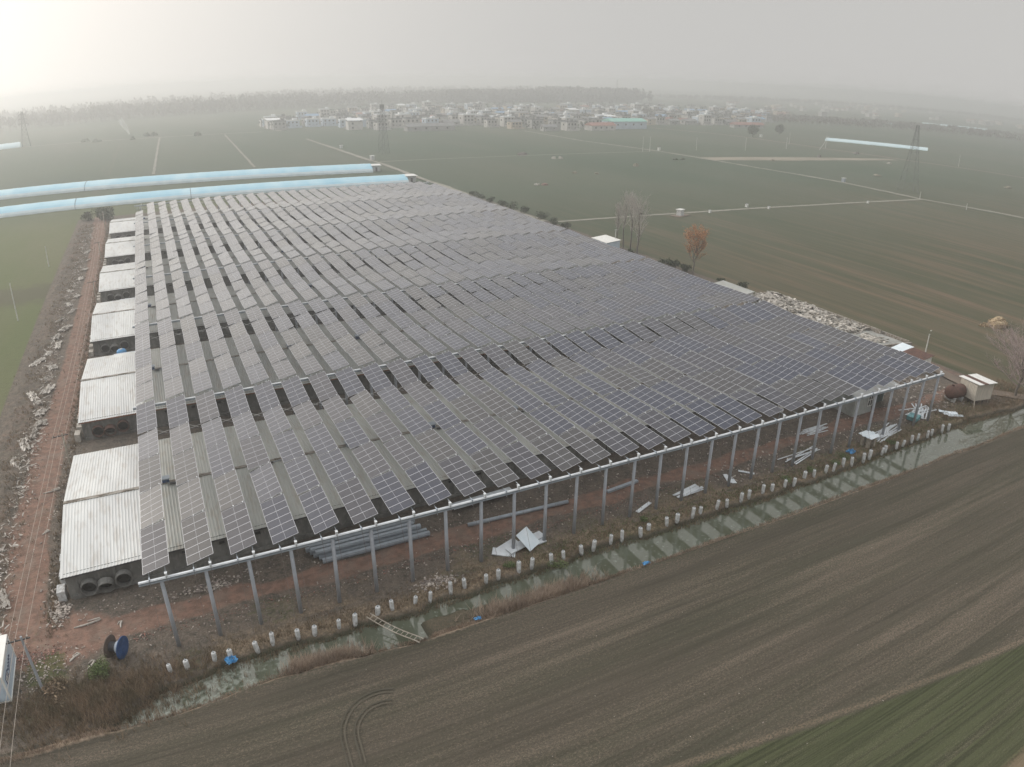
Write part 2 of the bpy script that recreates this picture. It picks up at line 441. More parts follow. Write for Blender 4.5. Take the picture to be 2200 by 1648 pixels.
def ground_material():
    m = bpy.data.materials.new('earth'); m.use_nodes = True
    nt = m.node_tree; N = nt.nodes.new; L = nt.links.new
    b = nt.nodes['Principled BSDF']; b.inputs['Roughness'].default_value = .95; b.inputs['Specular IOR Level'].default_value = .1
    tc = N('ShaderNodeTexCoord'); sep = N('ShaderNodeSeparateXYZ'); L(tc.outputs['Object'], sep.inputs[0])
    def nz(scale, st=(1, 1, 1), det=4, rough=.55, loc=(0, 0, 0)):
        mp = N('ShaderNodeMapping'); mp.inputs['Scale'].default_value = st; mp.inputs['Location'].default_value = loc; L(tc.outputs['Object'], mp.inputs[0])
        n = N('ShaderNodeTexNoise'); n.inputs['Scale'].default_value = scale; n.inputs['Detail'].default_value = det; n.inputs['Roughness'].default_value = rough
        L(mp.outputs[0], n.inputs['Vector']); return n.outputs[0]
    def rng(v, a, c, lo=0, hi=1):
        r = N('ShaderNodeMapRange'); r.inputs[1].default_value = a; r.inputs[2].default_value = c; r.inputs[3].default_value = lo; r.inputs[4].default_value = hi
        L(v, r.inputs[0]); return r.outputs[0]
    def mix(f, a, c):
        x = N('ShaderNodeMix'); x.data_type = 'RGBA'
        for s, v in ((6, a), (7, c)):
            if isinstance(v, tuple): x.inputs[s].default_value = (*v[:3], 1)
            else: L(v, x.inputs[s])
        if isinstance(f, float): x.inputs[0].default_value = f
        else: L(f, x.inputs[0])
        return x.outputs[2]
    def math_(op, a, c=None):
        x = N('ShaderNodeMath'); x.operation = op
        for i, v in ((0, a), (1, c)):
            if v is None: continue
            if isinstance(v, (int, float)): x.inputs[i].default_value = v
            else: L(v, x.inputs[i])
        return x.outputs[0]
    def attr(n):
        a = N('ShaderNodeAttribute'); a.attribute_name = n; return a.outputs['Fac']
    # front field: drilled along x, stubble and clods as fine speckle gathered in thin bands
    band = nz(1, (.02, .55, 1), 5, .65, (5, 3, 0)); line = nz(1, (.06, 3.6, 1), 4, .6, (1, 8, 0)); clod = nz(5.5, (.8, 1.2, 1), 5, .72); fine = nz(12, (1, 1, 1), 4, .7, (3, 9, 0))
    fa = mix(rng(nz(.5, (.05, .32, 1), 4, .6), .38, .62), (.088, .076, .060), (.072, .068, .050))
    fa = mix(rng(line, .44, .6, 0, .55), fa, (.048, .044, .034))
    right_ = rng(sep.outputs['X'], 5, 60, 0, .02)
    fa = mix(rng(math_('ADD', math_('ADD', clod, right_), math_('MULTIPLY', math_('SUBTRACT', band, .5), .55)), .51, .70, 0, .7), fa, (.185, .145, .115))
    plot = math_('ADD', sep.outputs['Y'], math_('MULTIPLY', sep.outputs['X'], .172))
    grn = rng(math_('ADD', plot, math_('MULTIPLY', nz(2.5, det=4), .5)), -22.25, -22.55, 0, .88)
    gc = mix(rng(nz(1, (.05, 4.2, 1), 4, .6, (2, 5, 0)), .44, .58), (.074, .084, .044), (.038, .045, .024))
    gc = mix(rng(fine, .52, .68, 0, .5), gc, (.115, .115, .065))
    fa = mix(grn, fa, gc)
    seam = rng(math_('ABSOLUTE', math_('ADD', plot, 22.2)), .34, .12, 0, .45)
    fa = mix(math_('MULTIPLY', seam, rng(clod, .38, .55)), fa, (.24, .185, .135))
    fa = mix(rng(math_('ADD', sep.outputs['Y'], math_('MULTIPLY', clod, 1.5)), -39.6, -40.4, 0, .8), fa, (.21, .16, .11))
    fa = mix(rng(math_('ADD', fine, math_('MULTIPLY', math_('SUBTRACT', band, .5), .5)), .57, .72, 0, .7), fa, (.24, .20, .16))
    fa = mix(rng(nz(14, (1, 1, 1), 3, .6, (7, 2, 0)), .54, .68, 0, .55), fa, (.032, .036, .020))
    # right fields: drilled along y
    fr = mix(rng(nz(1, (.045, .006, 1), 3, .5, (9, 0, 0)), .4, .6), (0.096, 0.088, 0.056), (0.063, 0.071, 0.041))
    fr = mix(rng(nz(1, (.35, .012, 1), 4, .6, (4, 0, 0)), .46, .64, 0, .9), fr, (0.147, 0.108, 0.074))
    fr = mix(rng(nz(1, (.9, .03, 1), 3, .6, (14, 0, 0)), .47, .64, 0, .6), fr, (0.054, 0.060, 0.034))
    # greener with the distance: other plots
    far = mix(rng(nz(.006, (1, .5, 1), 2), .4, .6), (.064, .088, .058), (.084, .100, .068))
    far = mix(rng(nz(1, (.02, .004, 1), 3), .5, .65, 0, .4), far, (.115, .115, .088))
    fr = mix(rng(math_('ADD', sep.outputs['Y'], math_('MULTIPLY', nz(.01, det=2), 60)), 90, 240), fr, far)
    # left field
    fl = mix(rng(nz(1, (.05, .014, 1), 4), .38, .62), (0.104, 0.123, 0.053), (0.127, 0.131, 0.070))
    fl = mix(rng(nz(1.4, (.5, 1, 1), 4), .5, .7, 0, .5), fl, (0.084, 0.093, 0.047))
    fl = mix(rng(math_('ADD', math_('ABSOLUTE', math_('SUBTRACT', sep.outputs['Y'], 131)), math_('MULTIPLY', nz(.3, det=3), 14)), 12, 18, .75, 0), fl, (0.088, 0.081, 0.056))
    fl = mix(rng(math_('ADD', sep.outputs['Y'], math_('MULTIPLY', nz(.02, det=2), 40)), 230, 330), fl, far)
    side = mix(rng(sep.outputs['X'], 20, 60), fl, fr)
    field = mix(rng(sep.outputs['Y'], -6.0, -3.5), fa, side)
    # yard
    ya = mix(rng(nz(.8, det=5), .35, .65), (.150, .122, .100), (.088, .078, .066))
    ya = mix(rng(nz(6, det=4), .5, .68, 0, .65), ya, (.24, .205, .175))
    ya = mix(rng(nz(2.2, det=4, loc=(7, 7, 0)), .52, .66, 0, .7), ya, (.055, .052, .043))
    yf_ = attr('yard')
    c = mix(rng(math_('ADD', yf_, math_('MULTIPLY', math_('SUBTRACT', nz(1.5), .5), .6)), .35, .65), field, ya)
    redc = mix(rng(nz(1.2, (1, 1, 1), 5), .4, .6), (.245, .150, .115), (.160, .102, .080))
    redc = mix(rng(nz(.5, (1, 1, 1), 3, .5, (3, 3, 0)), .5, .65, 0, .6), redc, (.21, .165, .135))
    redc = mix(rng(nz(12, det=3), .58, .7, 0, .6), redc, (.32, .27, .24))
    c = mix(rng(math_('ADD', attr('soil'), math_('MULTIPLY', math_('SUBTRACT', nz(1.8, det=5), .5), .9)), .3, .75, 0, .92), c, redc)
    wc = mix(rng(nz(5, det=4), .4, .6), (.060, .075, .030), (.11, .115, .055))
    c = mix(rng(math_('ADD', attr('weed'), math_('MULTIPLY', math_('SUBTRACT', nz(2.5, det=5), .5), 1.2)), .4, .8, 0, .8), c, wc)
    sc = mix(rng(nz(7, (1, .6, 1), 5), .4, .6), (.27, .205, .145), (.13, .105, .072))
    c = mix(rng(math_('ADD', attr('straw'), math_('MULTIPLY', math_('SUBTRACT', nz(3, det=5), .5), .9)), .35, .8, 0, .85), c, sc)
    c = mix(rng(math_('ADD', attr('edge'), math_('MULTIPLY', math_('SUBTRACT', nz(3, det=4), .5), .7)), .4, .8, 0, .9), c, mix(rng(nz(6, det=4), .4, .6), (.42, .33, .25), (.27, .21, .16)))
    wet = rng(sep.outputs['Z'], -.42, -.15, .8, 0)
    c = mix(wet, c, (.05, .05, .036))
    L(c, b.inputs['Base Color'])
    bp = N('ShaderNodeBump'); bp.inputs['Distance'].default_value = .12; bp.inputs['Strength'].default_value = .8
    L(math_('ADD', nz(3.5, det=6, rough=.65), math_('MULTIPLY', nz(1, (.1, 5.5, 1), 3), .4)), bp.inputs['Height']); L(bp.outputs[0], b.inputs['Normal'])
    return m

GROUND = ground_material()
cxm = (X[:-1, :-1] + X[1:, 1:]) / 2; cym = (Y[:-1, :-1] + Y[1:, 1:]) / 2
road_m = (road[:-1, :-1] + road[1:, 1:]) / 2 > .45
yard_m = ((yard[:-1, :-1] + yard[1:, 1:]) / 2 > .02) | ((cym > np.interp(cxm, XF, YF)) & (cym < 0) & (cxm > -22) & (cxm < 130))
ground_faces(road_m, 'dirt_road')
ground_faces(yard_m & ~road_m, 'ground')
ground_faces(~yard_m & ~road_m & (cym < 0), 'field')
ground_faces(~yard_m & ~road_m & (cym >= 0), 'field')

# water in the ditch
def water_material():
    m = bpy.data.materials.new('ditch_water'); m.use_nodes = True
    nt = m.node_tree; N = nt.nodes.new; L = nt.links.new
    b = nt.nodes['Principled BSDF']
    b.inputs['Coat Weight'].default_value = .7; b.inputs['Coat IOR'].default_value = 1.5; b.inputs['Coat Roughness'].default_value = .02; b.inputs['Roughness'].default_value = .06; b.inputs['IOR'].default_value = 1.55
    tc = N('ShaderNodeTexCoord'); n = N('ShaderNodeTexNoise'); n.inputs['Scale'].default_value = .35; n.inputs['Detail'].default_value = 5
    n2 = N('ShaderNodeTexNoise'); n2.inputs['Scale'].default_value = 2.5; n2.inputs['Detail'].default_value = 5
    L(tc.outputs['Object'], n.inputs['Vector']); L(tc.outputs['Object'], n2.inputs['Vector'])
    mx = N('ShaderNodeMix'); mx.data_type = 'RGBA'; mx.inputs[6].default_value = (.085, .093, .064, 1); mx.inputs[7].default_value = (.10, .112, .082, 1)
    r = N('ShaderNodeMapRange'); r.inputs[1].default_value = .4; r.inputs[2].default_value = .6
    L(n.outputs[0], r.inputs[0]); L(r.outputs[0], mx.inputs[0])
    # pale scum that floats on the stagnant stretch at the left and in a few patches
    sp = N('ShaderNodeSeparateXYZ'); L(tc.outputs['Object'], sp.inputs[0])
    rx = N('ShaderNodeMapRange'); rx.inputs[1].default_value = 10; rx.inputs[2].default_value = 2; rx.inputs[3].default_value = 0; rx.inputs[4].default_value = .20
    L(sp.outputs['X'], rx.inputs[0])
    ad = N('ShaderNodeMath'); ad.operation = 'ADD'; L(n2.outputs[0], ad.inputs[0]); L(rx.outputs[0], ad.inputs[1])
    rr = N('ShaderNodeMapRange'); rr.inputs[1].default_value = .58; rr.inputs[2].default_value = .78; rr.inputs[4].default_value = .85
    L(ad.outputs[0], rr.inputs[0])
    m2 = N('ShaderNodeMix'); m2.data_type = 'RGBA'; m2.inputs[7].default_value = (.22, .245, .21, 1)
    L(rr.outputs[0], m2.inputs[0]); L(mx.outputs[2], m2.inputs[6]); L(m2.outputs[2], b.inputs['Base Color'])
    r5 = N('ShaderNodeMapRange'); r5.inputs[3].default_value = .03; r5.inputs[4].default_value = .5
    L(rr.outputs[0], r5.inputs[0]); L(r5.outputs[0], b.inputs['Roughness'])
    bp = N('ShaderNodeBump'); bp.inputs['Distance'].default_value = .0012
    L(n2.outputs[0], bp.inputs['Height']); L(bp.outputs[0], b.inputs['Normal'])
    return m
w = MB()
for i in range(-14, 140, 7):
    w.face([(i, -9.6, WATER_Z), (i + 7, -9.6, WATER_Z), (i + 7, -2.6, WATER_Z), (i, -2.6, WATER_Z)])
tag(obj('water', w, water_material()), kind='structure')

def ribbon(name, pts, width, m, z=.03, kind='structure', jitter=0.0, seg=None):
    b = MB(); P_ = []
    for i in range(len(pts) - 1):
        a, c = Vector(pts[i]), Vector(pts[i + 1]); n = max(1, int((c - a).length / (seg or 8)))
        for k in range(n): P_.append(a.lerp(c, k / n))
    P_.append(Vector(pts[-1])); L_ = []
    for i, p in enumerate(P_):
        d = (P_[min(i + 1, len(P_) - 1)] - P_[max(i - 1, 0)]).normalized(); n = Vector((-d.y, d.x))
        w1 = width / 2 * (1 + R.uniform(-jitter, jitter)); w2 = width / 2 * (1 + R.uniform(-jitter, jitter))
        L_.append((p + n * w1, p - n * w2))
    for i in range(len(L_) - 1):
        (a, c), (d, e) = L_[i], L_[i + 1]
        b.face([(c.x, c.y, z), (e.x, e.y, z), (d.x, d.y, z), (a.x, a.y, z)])
    return tag(obj(name, b, m), kind=kind)

ribbon('path', [(120, 148.9), (179, 146.3), (240, 144.3), (307, 143.4)], 2.0, M['path'], .06, jitter=.15)
ribbon('path', [(322, 60), (319.5, 99.7), (307.5, 143.4), (310, 173), (312, 195), (309.5, 244), (310, 300), (310.5, 340), (304, 423), (312, 535)], 3.0, M['path'], .10, jitter=.35, seg=4)
ribbon('path', [(123, 343), (173, 341), (228, 339.5), (302, 339)], 1.8, M['path'], .13, jitter=.2)
ribbon('dirt_road', [(515, 150), (506, 193), (491, 236), (480, 268), (473, 337), (478, 426), (478, 460), (460, 546)], 5.0, M['track'], .16, jitter=.15)
ribbon('path', [(121, 530), (120.5, 493), (119.8, 355), (121, 332), (118.8, 265), (119.3, 236), (118.5, 205), (118.8, 150)], 2.6, M['path'], .20, jitter=.25)
ribbon('path', [(-160, 693), (-102, 694), (17, 651), (104, 637)], 3.5, M['path'], .23, jitter=.1)
ribbon('path', [(16, 648), (6, 357)], 1.4, M['path'], .26, jitter=.3)
ribbon('path', [(70, 630), (57, 352)], 1.4, M['path'], .26, jitter=.3)
ribbon('path', [(117.5, 755), (118.8, 634)], 5, M['path'], .30)
b = MB(); b.face([(311, 285, .08), (363, 275, .08), (430, 272, .08), (470, 271, .08), (470, 279, .08), (391, 291, .08), (312, 301, .08)])
tag(obj('field', b, M['stubble']), kind='structure')
# the tractor's turning marks in the near field
for k, (off, mm) in enumerate(((0, 'tyre'), (.3, 'tyre2'), (1.0, 'tyre'), (1.28, 'tyre2'))):
    pts = []
    for t in np.linspace(0, 1, 22):
        a = PI * .98 + t * (-PI * .62); r_ = 3.4 - off
        pts.append((13.4 + math.cos(a) * r_ * .98 + t * .3, -15.4 + math.sin(a) * r_ * 1.15))
    ribbon('path', [(10.0 + off * .95 - .1, -17.6)] + pts, .13, M[mm], .075 + k * .006, jitter=.3, seg=.5)
# slab floor of the demolished shed at the right
b = MB(); b.face([(116.3, 24.5, .12), (124.6, 22.6, .12), (124.8, 56.5, .12), (116.3, 57, .12)])
tag(obj('yard_slab', b, M['slab']), kind='structure')
ribbon('path', [(118, 14), (116.5, 6), (118, 1), (126, -8)], 2.4, M['track'], .2, jitter=.15, seg=2)

# ------------------------------------------------------------------ the solar array on its cables
PITCH = 3.5
NROW = 29
BEAM_Y = [0.0, 35.9, 69.6, 103.0, 136.2, 169.4, 202.6]
SAG = [[0, -.05, .28, .42, .62, 0]] + [[0, .20, .38, .32, .20, 0]] * 5
TILT = math.radians(15)

def module_mesh(kind):
    """a framed half-cut module 2.28 x 1.12 m: glass halves, pale seam, aluminium frame, dark back"""
    b = MB(); w, h, t, f, s = 1.14, .555, .035, .030, .011
    b.face([(-w + f, -h + f, t - .003), (-s, -h + f, t - .003), (-s, h - f, t - .003), (-w + f, h - f, t - .003)], 0)
    b.face([(s, -h + f, t - .003), (w - f, -h + f, t - .003), (w - f, h - f, t - .003), (s, h - f, t - .003)], 0)
    b.face([(-s, -h + f, t - .003), (s, -h + f, t - .003), (s, h - f, t - .003), (-s, h - f, t - .003)], 2)
    o = [(-w, -h), (w, -h), (w, h), (-w, h)]; i = [(-w + f, -h + f), (w - f, -h + f), (w - f, h - f), (-w + f, h - f)]
    for k in range(4):
        a, c, d, e = o[k], o[(k + 1) % 4], i[(k + 1) % 4], i[k]
        b.face([(*a, t), (*c, t), (*d, t), (*e, t)], 1)
        b.face([(*a, 0), (*c, 0), (*c, t), (*a, t)], 1)
    b.face([(-w, -h, 0), (-w, h, 0), (w, h, 0), (w, -h, 0)], 3)
    return b, ['glass%d' % kind, 'frame', 'seam', 'back']

mod_mb = [module_mesh(k)[0] for k in range(3)]
mod_me = [mod_mb[k].mesh('solar_module', [M[n] for n in ('glass%d' % k, 'frame', 'seam', 'back')]) for k in range(3)]
rb = MB(); rb.box((0, 0, -.02), (2.26, .16, .07))  # dark bar added to stand in for the shadowed gap between tables
gap_bar_me = rb.mesh('gap_shade_bar', [M['steel_dark']])
cb = MB(); cb.box((0, 0, .05), (.08, .18, .04)); cb.box((0, 0, -.04), (.06, .06, .12))
clamp_me = cb.mesh('clamp', [M['flange']])

def table_frame(i, s, k):
    """origin and axes of table k (0 nearest) of span s in row i"""
    y0, y1 = BEAM_Y[s] + (.62 if s == 0 else .5), BEAM_Y[s + 1] - .45
    n = 5; gap = .27
    L_ = (y1 - y0 - gap * (n - 1)) / n
    ya = y0 + k * (L_ + gap); yb = ya + L_
    zz = lambda y: 7.60 - np.interp((y - BEAM_Y[s]) / (BEAM_Y[s + 1] - BEAM_Y[s]) * 5, range(6), SAG[s])
    q = random.Random(i * 977 + s * 131 + k * 17)
    wave = .03 * math.sin(i * .55 + s * 2.1 + k * 1.3) + .03 * math.sin(i * 1.9 + k * 2.4 + s) * (1 if k in (1, 2, 3) else .4)
    fold = .030 * (1 if k % 2 else -1) * (1 if s < 2 else .6) + (.06 * (-1) ** i if (s == 0 and 11 < i < 21 and k in (2, 3)) else 0)
    tilt = TILT + wave + fold + q.uniform(-.02, .02)
    a = Vector((0, ya, zz(ya) + q.uniform(-.04, .04))); c = Vector((0, yb, zz(yb) + q.uniform(-.07, .07)))
    xc = PITCH * i - .2 + q.uniform(-.03, .03)
    yd = (c - a).normalized()
    xd = Vector((math.cos(tilt), 0, math.sin(tilt))); xd = (xd - yd * xd.dot(yd)).normalized()
    zd = xd.cross(yd)
    mid = (a + c) / 2; mid.x = xc
    return mid, xd, yd, zd, L_, q

def glass_kind(q, i, s, k):
    v = q.random() + .25 * math.sin(i * .7 + s * 1.7 + k)
    return 0 if v < .5 else (1 if v < .85 else 2)

SPAN_W = ['front span', 'second span', 'third span', 'fourth span', 'fifth span', 'rearmost span']
TAB_W = ['nearest', 'second', 'middle', 'fourth', 'farthest']
def has_table(i, s, k):
    if i == 0 and s == 5 and k > 2: return False
    if i == 28 and s == 5 and k > 3: return False
    return True

n_ind = 0
stuff_parts = [[], [], []]
gap_bars = []
for s in range(6):
    for k in range(5):
        for i in range(NROW):
            if not has_table(i, s, k): continue
            mid, xd, yd, zd, L_, q = table_frame(i, s, k)
            kind = glass_kind(q, i, s, k)
            mod = L_ / 6
            if s < 2 or (s == 2 and k == 0 and i < 10):
                t = bpy.data.objects.new('solar_table', None); t.empty_display_size = .5; COL.objects.link(t)
                mx_ = Matrix((xd, yd, zd)).transposed().to_4x4(); mx_.translation = mid
                t.matrix_world = mx_
                row = 'leftmost row' if i == 0 else ('rightmost row' if i == 28 else '%s row from the left' % ordw(i + 1))
                tone = ('blue grey', 'violet grey', 'brownish grey')[kind]
                tag(t, '%s solar table, %s of the %s in the %s' % (tone, TAB_W[k], SPAN_W[s], row), 'solar panels', 'solar panel tables hung on cables above the barns')
                for j in range(6):
                    o = bpy.data.objects.new('solar_module', mod_me[kind]); COL.objects.link(o); o.parent = t
                    o.location = (0, -L_ / 2 + mod * (j + .5), 0); o.scale = (1, (mod - .012) / 1.11, 1)
                for cx_ in (.95, .05):
                    o = bpy.data.objects.new('clamp', clamp_me); COL.objects.link(o); o.parent = t
                    o.location = (cx_, L_ / 2 + .13, 0)
                o = bpy.data.objects.new('gap_shade_bar', gap_bar_me); COL.objects.link(o); o.parent = t; o.location = (0, L_ / 2 + .11, 0)
                n_ind += 1
            else:
                gap_bars.append((mid + yd * (L_ / 2 + .11), xd, yd, zd))
                for j in range(6):
                    stuff_parts[kind].append((mid + yd * (-L_ / 2 + mod * (j + .5)), xd, yd * ((mod - .012) / 1.11), zd))
# everything farther back, as one object
vs, fs, ms = [], [], []
for kind in range(3):
    bv = np.array(mod_mb[kind].v); bf = mod_mb[kind].f; bm = mod_mb[kind].m
    base = 0
    for (o_, xd, yd, zd) in stuff_parts[kind]:
        n0 = sum(len(a) for a in vs) if False else None
        vs.append(bv @ np.array([xd, yd, zd]) + np.array(o_))
        fs.append((kind, bf, bm))
for (o_, xd, yd, zd) in gap_bars:
    vs.append(np.array(rb.v) @ np.array([xd, yd, zd]) + np.array(o_)); fs.append((6, rb.f, rb.m))
mesh_v = np.concatenate(vs)
mesh_f, mesh_m, off = [], [], 0
for a, (kind, bf, bm) in zip(vs, fs):
    mesh_f.extend([tuple(i + off for i in f) for f in bf])
    mesh_m.extend([kind if m_ == 0 else m_ + 2 for m_ in bm])
    off += len(a)
me = bpy.data.meshes.new('solar_tables'); me.from_pydata(mesh_v.tolist(), [], mesh_f)
for n in ('glass0', 'glass1', 'glass2', 'frame', 'seam', 'back', 'steel_dark'): me.materials.append(M[n])
me.polygons.foreach_set('material_index', mesh_m); me.update()
o = bpy.data.objects.new('solar_table_field', me); COL.objects.link(o)
tag(o, 'far rows of pale grey solar tables shrinking toward the blue greenhouses', 'solar panels', kind='stuff')

# support lines: a long steel beam on a row of posts, with cable saddles
pm = MB(); pm.tube([(0, 0, -.3), (0, 0, 6.84)], [.185, .165], 10); post_me = smooth(obj('x', pm, M['conc_post'])).data
bpy.data.objects.remove(bpy.data.objects['x'])
sm_ = MB(); sm_.box((0, 0, .17), (.17, .26, .34), m=0); sm_.box((0, 0, .36), (.22, .30, .05), m=0); sm_.box((0, 0, -.26), (.30, .42, .07), m=1)
saddle_me = sm_.mesh('cable_saddle', [M['flange'], M['galv']])
km = MB(); km.box((0, 0, .07), (.10, .36, .14), m=0); km.box((0, -.2, -.22), (.05, .05, .5), m=0)
clip_me = km.mesh('cable_clip', [M['galv']])
FR_W = ['nearest', 'second', 'third', 'fourth', 'fifth', 'sixth', 'rearmost']
for s, by in enumerate(BEAM_Y):
    f = thing('beam_line', 'long grey steel beam on a line of concrete posts, %s of seven crossing under the solar rows' % FR_W[s] if s else
              'long grey steel beam on a line of tall concrete posts along the ditch side', 'beam line', (0, by, 0), 0, 'beam lines carrying the solar rows')
    bm_ = MB(); x0, x1 = -1.75, 99.2
    for z, h, w_, mm in ((7.17, .03, .20, 1), (6.85, .05, .22, 0), (7.01, .27, .05, 0)):
        bm_.box(((x0 + x1) / 2, 0, z), (x1 - x0, w_, h), m=mm)
    for z in (7.12, 6.92):
        bm_.tube([(x0, -.13, z), (x1, -.13, z)], .035, 6, m=1 if z > 7 else 0)
    obj('beam', bm_, [M['galv'], M['flange']], f)
    for i in range(NROW):
        o = obj('post', post_me, None, f, (PITCH * i + .02, 0, 0)); o.rotation_euler = (R.uniform(-.006, .006), R.uniform(-.008, .008), 0)
        obj('cable_saddle', saddle_me, None, f, (PITCH * i + .47, 0, 7.19))
    for i in range(NROW):
        obj('cable_clip', clip_me, None, f, (PITCH * i - .86, 0, 7.19))
    if s == 0:
        for i in range(NROW):
            for dx in (-.86, .47):
                g = MB(); g.tube([(PITCH * i + dx, -.1, 7.3), (PITCH * i + dx + R.uniform(-.03, .03), -2.96, 1.22)], .014, 4)
                obj('guy_wire', g, M['guy'], f)

# the two load cables under each panel row
for i in range(NROW):
    for j, (dx, dz) in enumerate(((-.86, -.22), (.47, .12))):
        b = MB(); pts = []
        yend = 202.6
        for s in range(6):
            for q_ in range(5):
                y = BEAM_Y[s] + (BEAM_Y[s + 1] - BEAM_Y[s]) * q_ / 5
                pts.append((PITCH * i + dx, y, 7.52 - SAG[s][q_] + dz - (.05 if q_ else -.0)))
        pts.append((PITCH * i + dx, yend, 7.52 + dz))
        b.tube(pts, .02, 4)
        row = 'leftmost' if i == 0 else ('rightmost' if i == 28 else ordw(i + 1) + ' from the left')
        tag(obj('load_cable', b, M['galv']), '%s steel cable under the solar row that is %s' % (('lower left hand', 'upper right hand')[j], row), 'cable', 'steel cables under the solar rows')
# cross stays between the rows
for s in range(6):
    y0 = BEAM_Y[s]; sp = BEAM_Y[s + 1] - y0
    yk = y0 + (sp * .8 if s == 0 else sp * .79)
    b = MB(); zk = 7.6 - SAG[s][4] - .3
    b.tube([(-1.4, yk, zk - .32), (99.0, yk, zk - .32)], .035, 5, 0)
    for i in range(NROW):
        x = PITCH * i - .2
        b.tube([(x - 1.0, yk, zk - .55), (x + 1.0, yk, zk)], .03, 4, 0)
        if i < NROW - 1:
            b.tube([(x + 1.05, yk, zk + .2), (x + PITCH - 1.0, yk, zk - .5)], .018, 4, 1)
            b.tube([(x + 1.0, yk, zk - .3), (x + PITCH - 1.1, yk, zk + .0)], .018, 4, 1)
    tag(obj('cross_stay', b, [M['steel_dark'], M['white']]), 'dark stay with crossed wires tying the rows together in the %s' % SPAN_W[s], 'stay', 'stays tying the solar rows together')

# concrete anchors at the foot of the guy wires
am = MB(); am.lathe([(.0, -.35), (.16, -.35), (.205, -.1), (.225, .25), (.225, .98), (.20, 1.04), (.07, 1.05), (.06, .98), (0, .98)], 14)
anchor_me = am.mesh('concrete_body', [M['conc']]); anchor_me.polygons.foreach_set('use_smooth', [True] * len(anchor_me.polygons))
hm = MB(); hm.tube([(0, 0, .95), (0, 0, 1.16)], .03, 5); hm.tube([(-.07, 0, 1.14), (-.05, 0, 1.24), (.05, 0, 1.24), (.07, 0, 1.14), (-.07, 0, 1.14)], .018, 5, cap=False)
hook_me = hm.mesh('hook', [M['galv']])
for i in range(NROW):
    for j, dx in enumerate((-.86, .47)):
        post = 'leftmost front post' if i == 0 else ('rightmost front post' if i == 28 else '%s front post from the left' % ordw(i + 1))
        a = thing('concrete_anchor', '%s hand concrete anchor on the ditch bank before the %s' % (('left', 'right')[j], post), 'anchor',
                  (PITCH * i + dx + R.uniform(-.05, .05), -3.0 + R.gauss(0, .14), R.uniform(-.2, .06)), R.uniform(0, 6), 'concrete anchors on the ditch bank')
        a.rotation_euler = (R.gauss(0, .06), R.gauss(0, .06), R.uniform(0, 6))
        sc = R.uniform(.84, .97) if i < 24 else R.uniform(.75, .9)
        a.scale = (sc * R.uniform(.9, 1.12), sc * R.uniform(.9, 1.12), sc * R.uniform(.85, 1.08))
        obj('concrete_body', anchor_me, None, a); obj('hook', hook_me, None, a)

# ------------------------------------------------------------------ pig barns under the array
def corrugated(x0, x1, p0, p1, m=0, pitch=.31, h=.03, b=None, skew=(0, 0)):
    """ribbed sheet from the line (y,z)=p0 to (y,z)=p1; skew moves the y of p0/p1 along x"""
    b = b or MB(); n = int((x1 - x0) / pitch); L0 = len(b.v)
    prof = [(0, 0), (.5, 0), (.62, h), (.88, h)]
    xs = [(x0 + (i + a) * pitch, dz) for i in range(n) for a, dz in prof] + [(x1, 0)]
    for (y, z), sk in ((p0, skew[0]), (p1, skew[1])):
        for x, dz in xs: b.v.append((x, y + sk * (x - x0), z + dz))
    k = len(xs)
    for i in range(k - 1):
        b.f.append((L0 + i, L0 + i + 1, L0 + k + i + 1, L0 + k + i)); b.m.append(m)
    return b

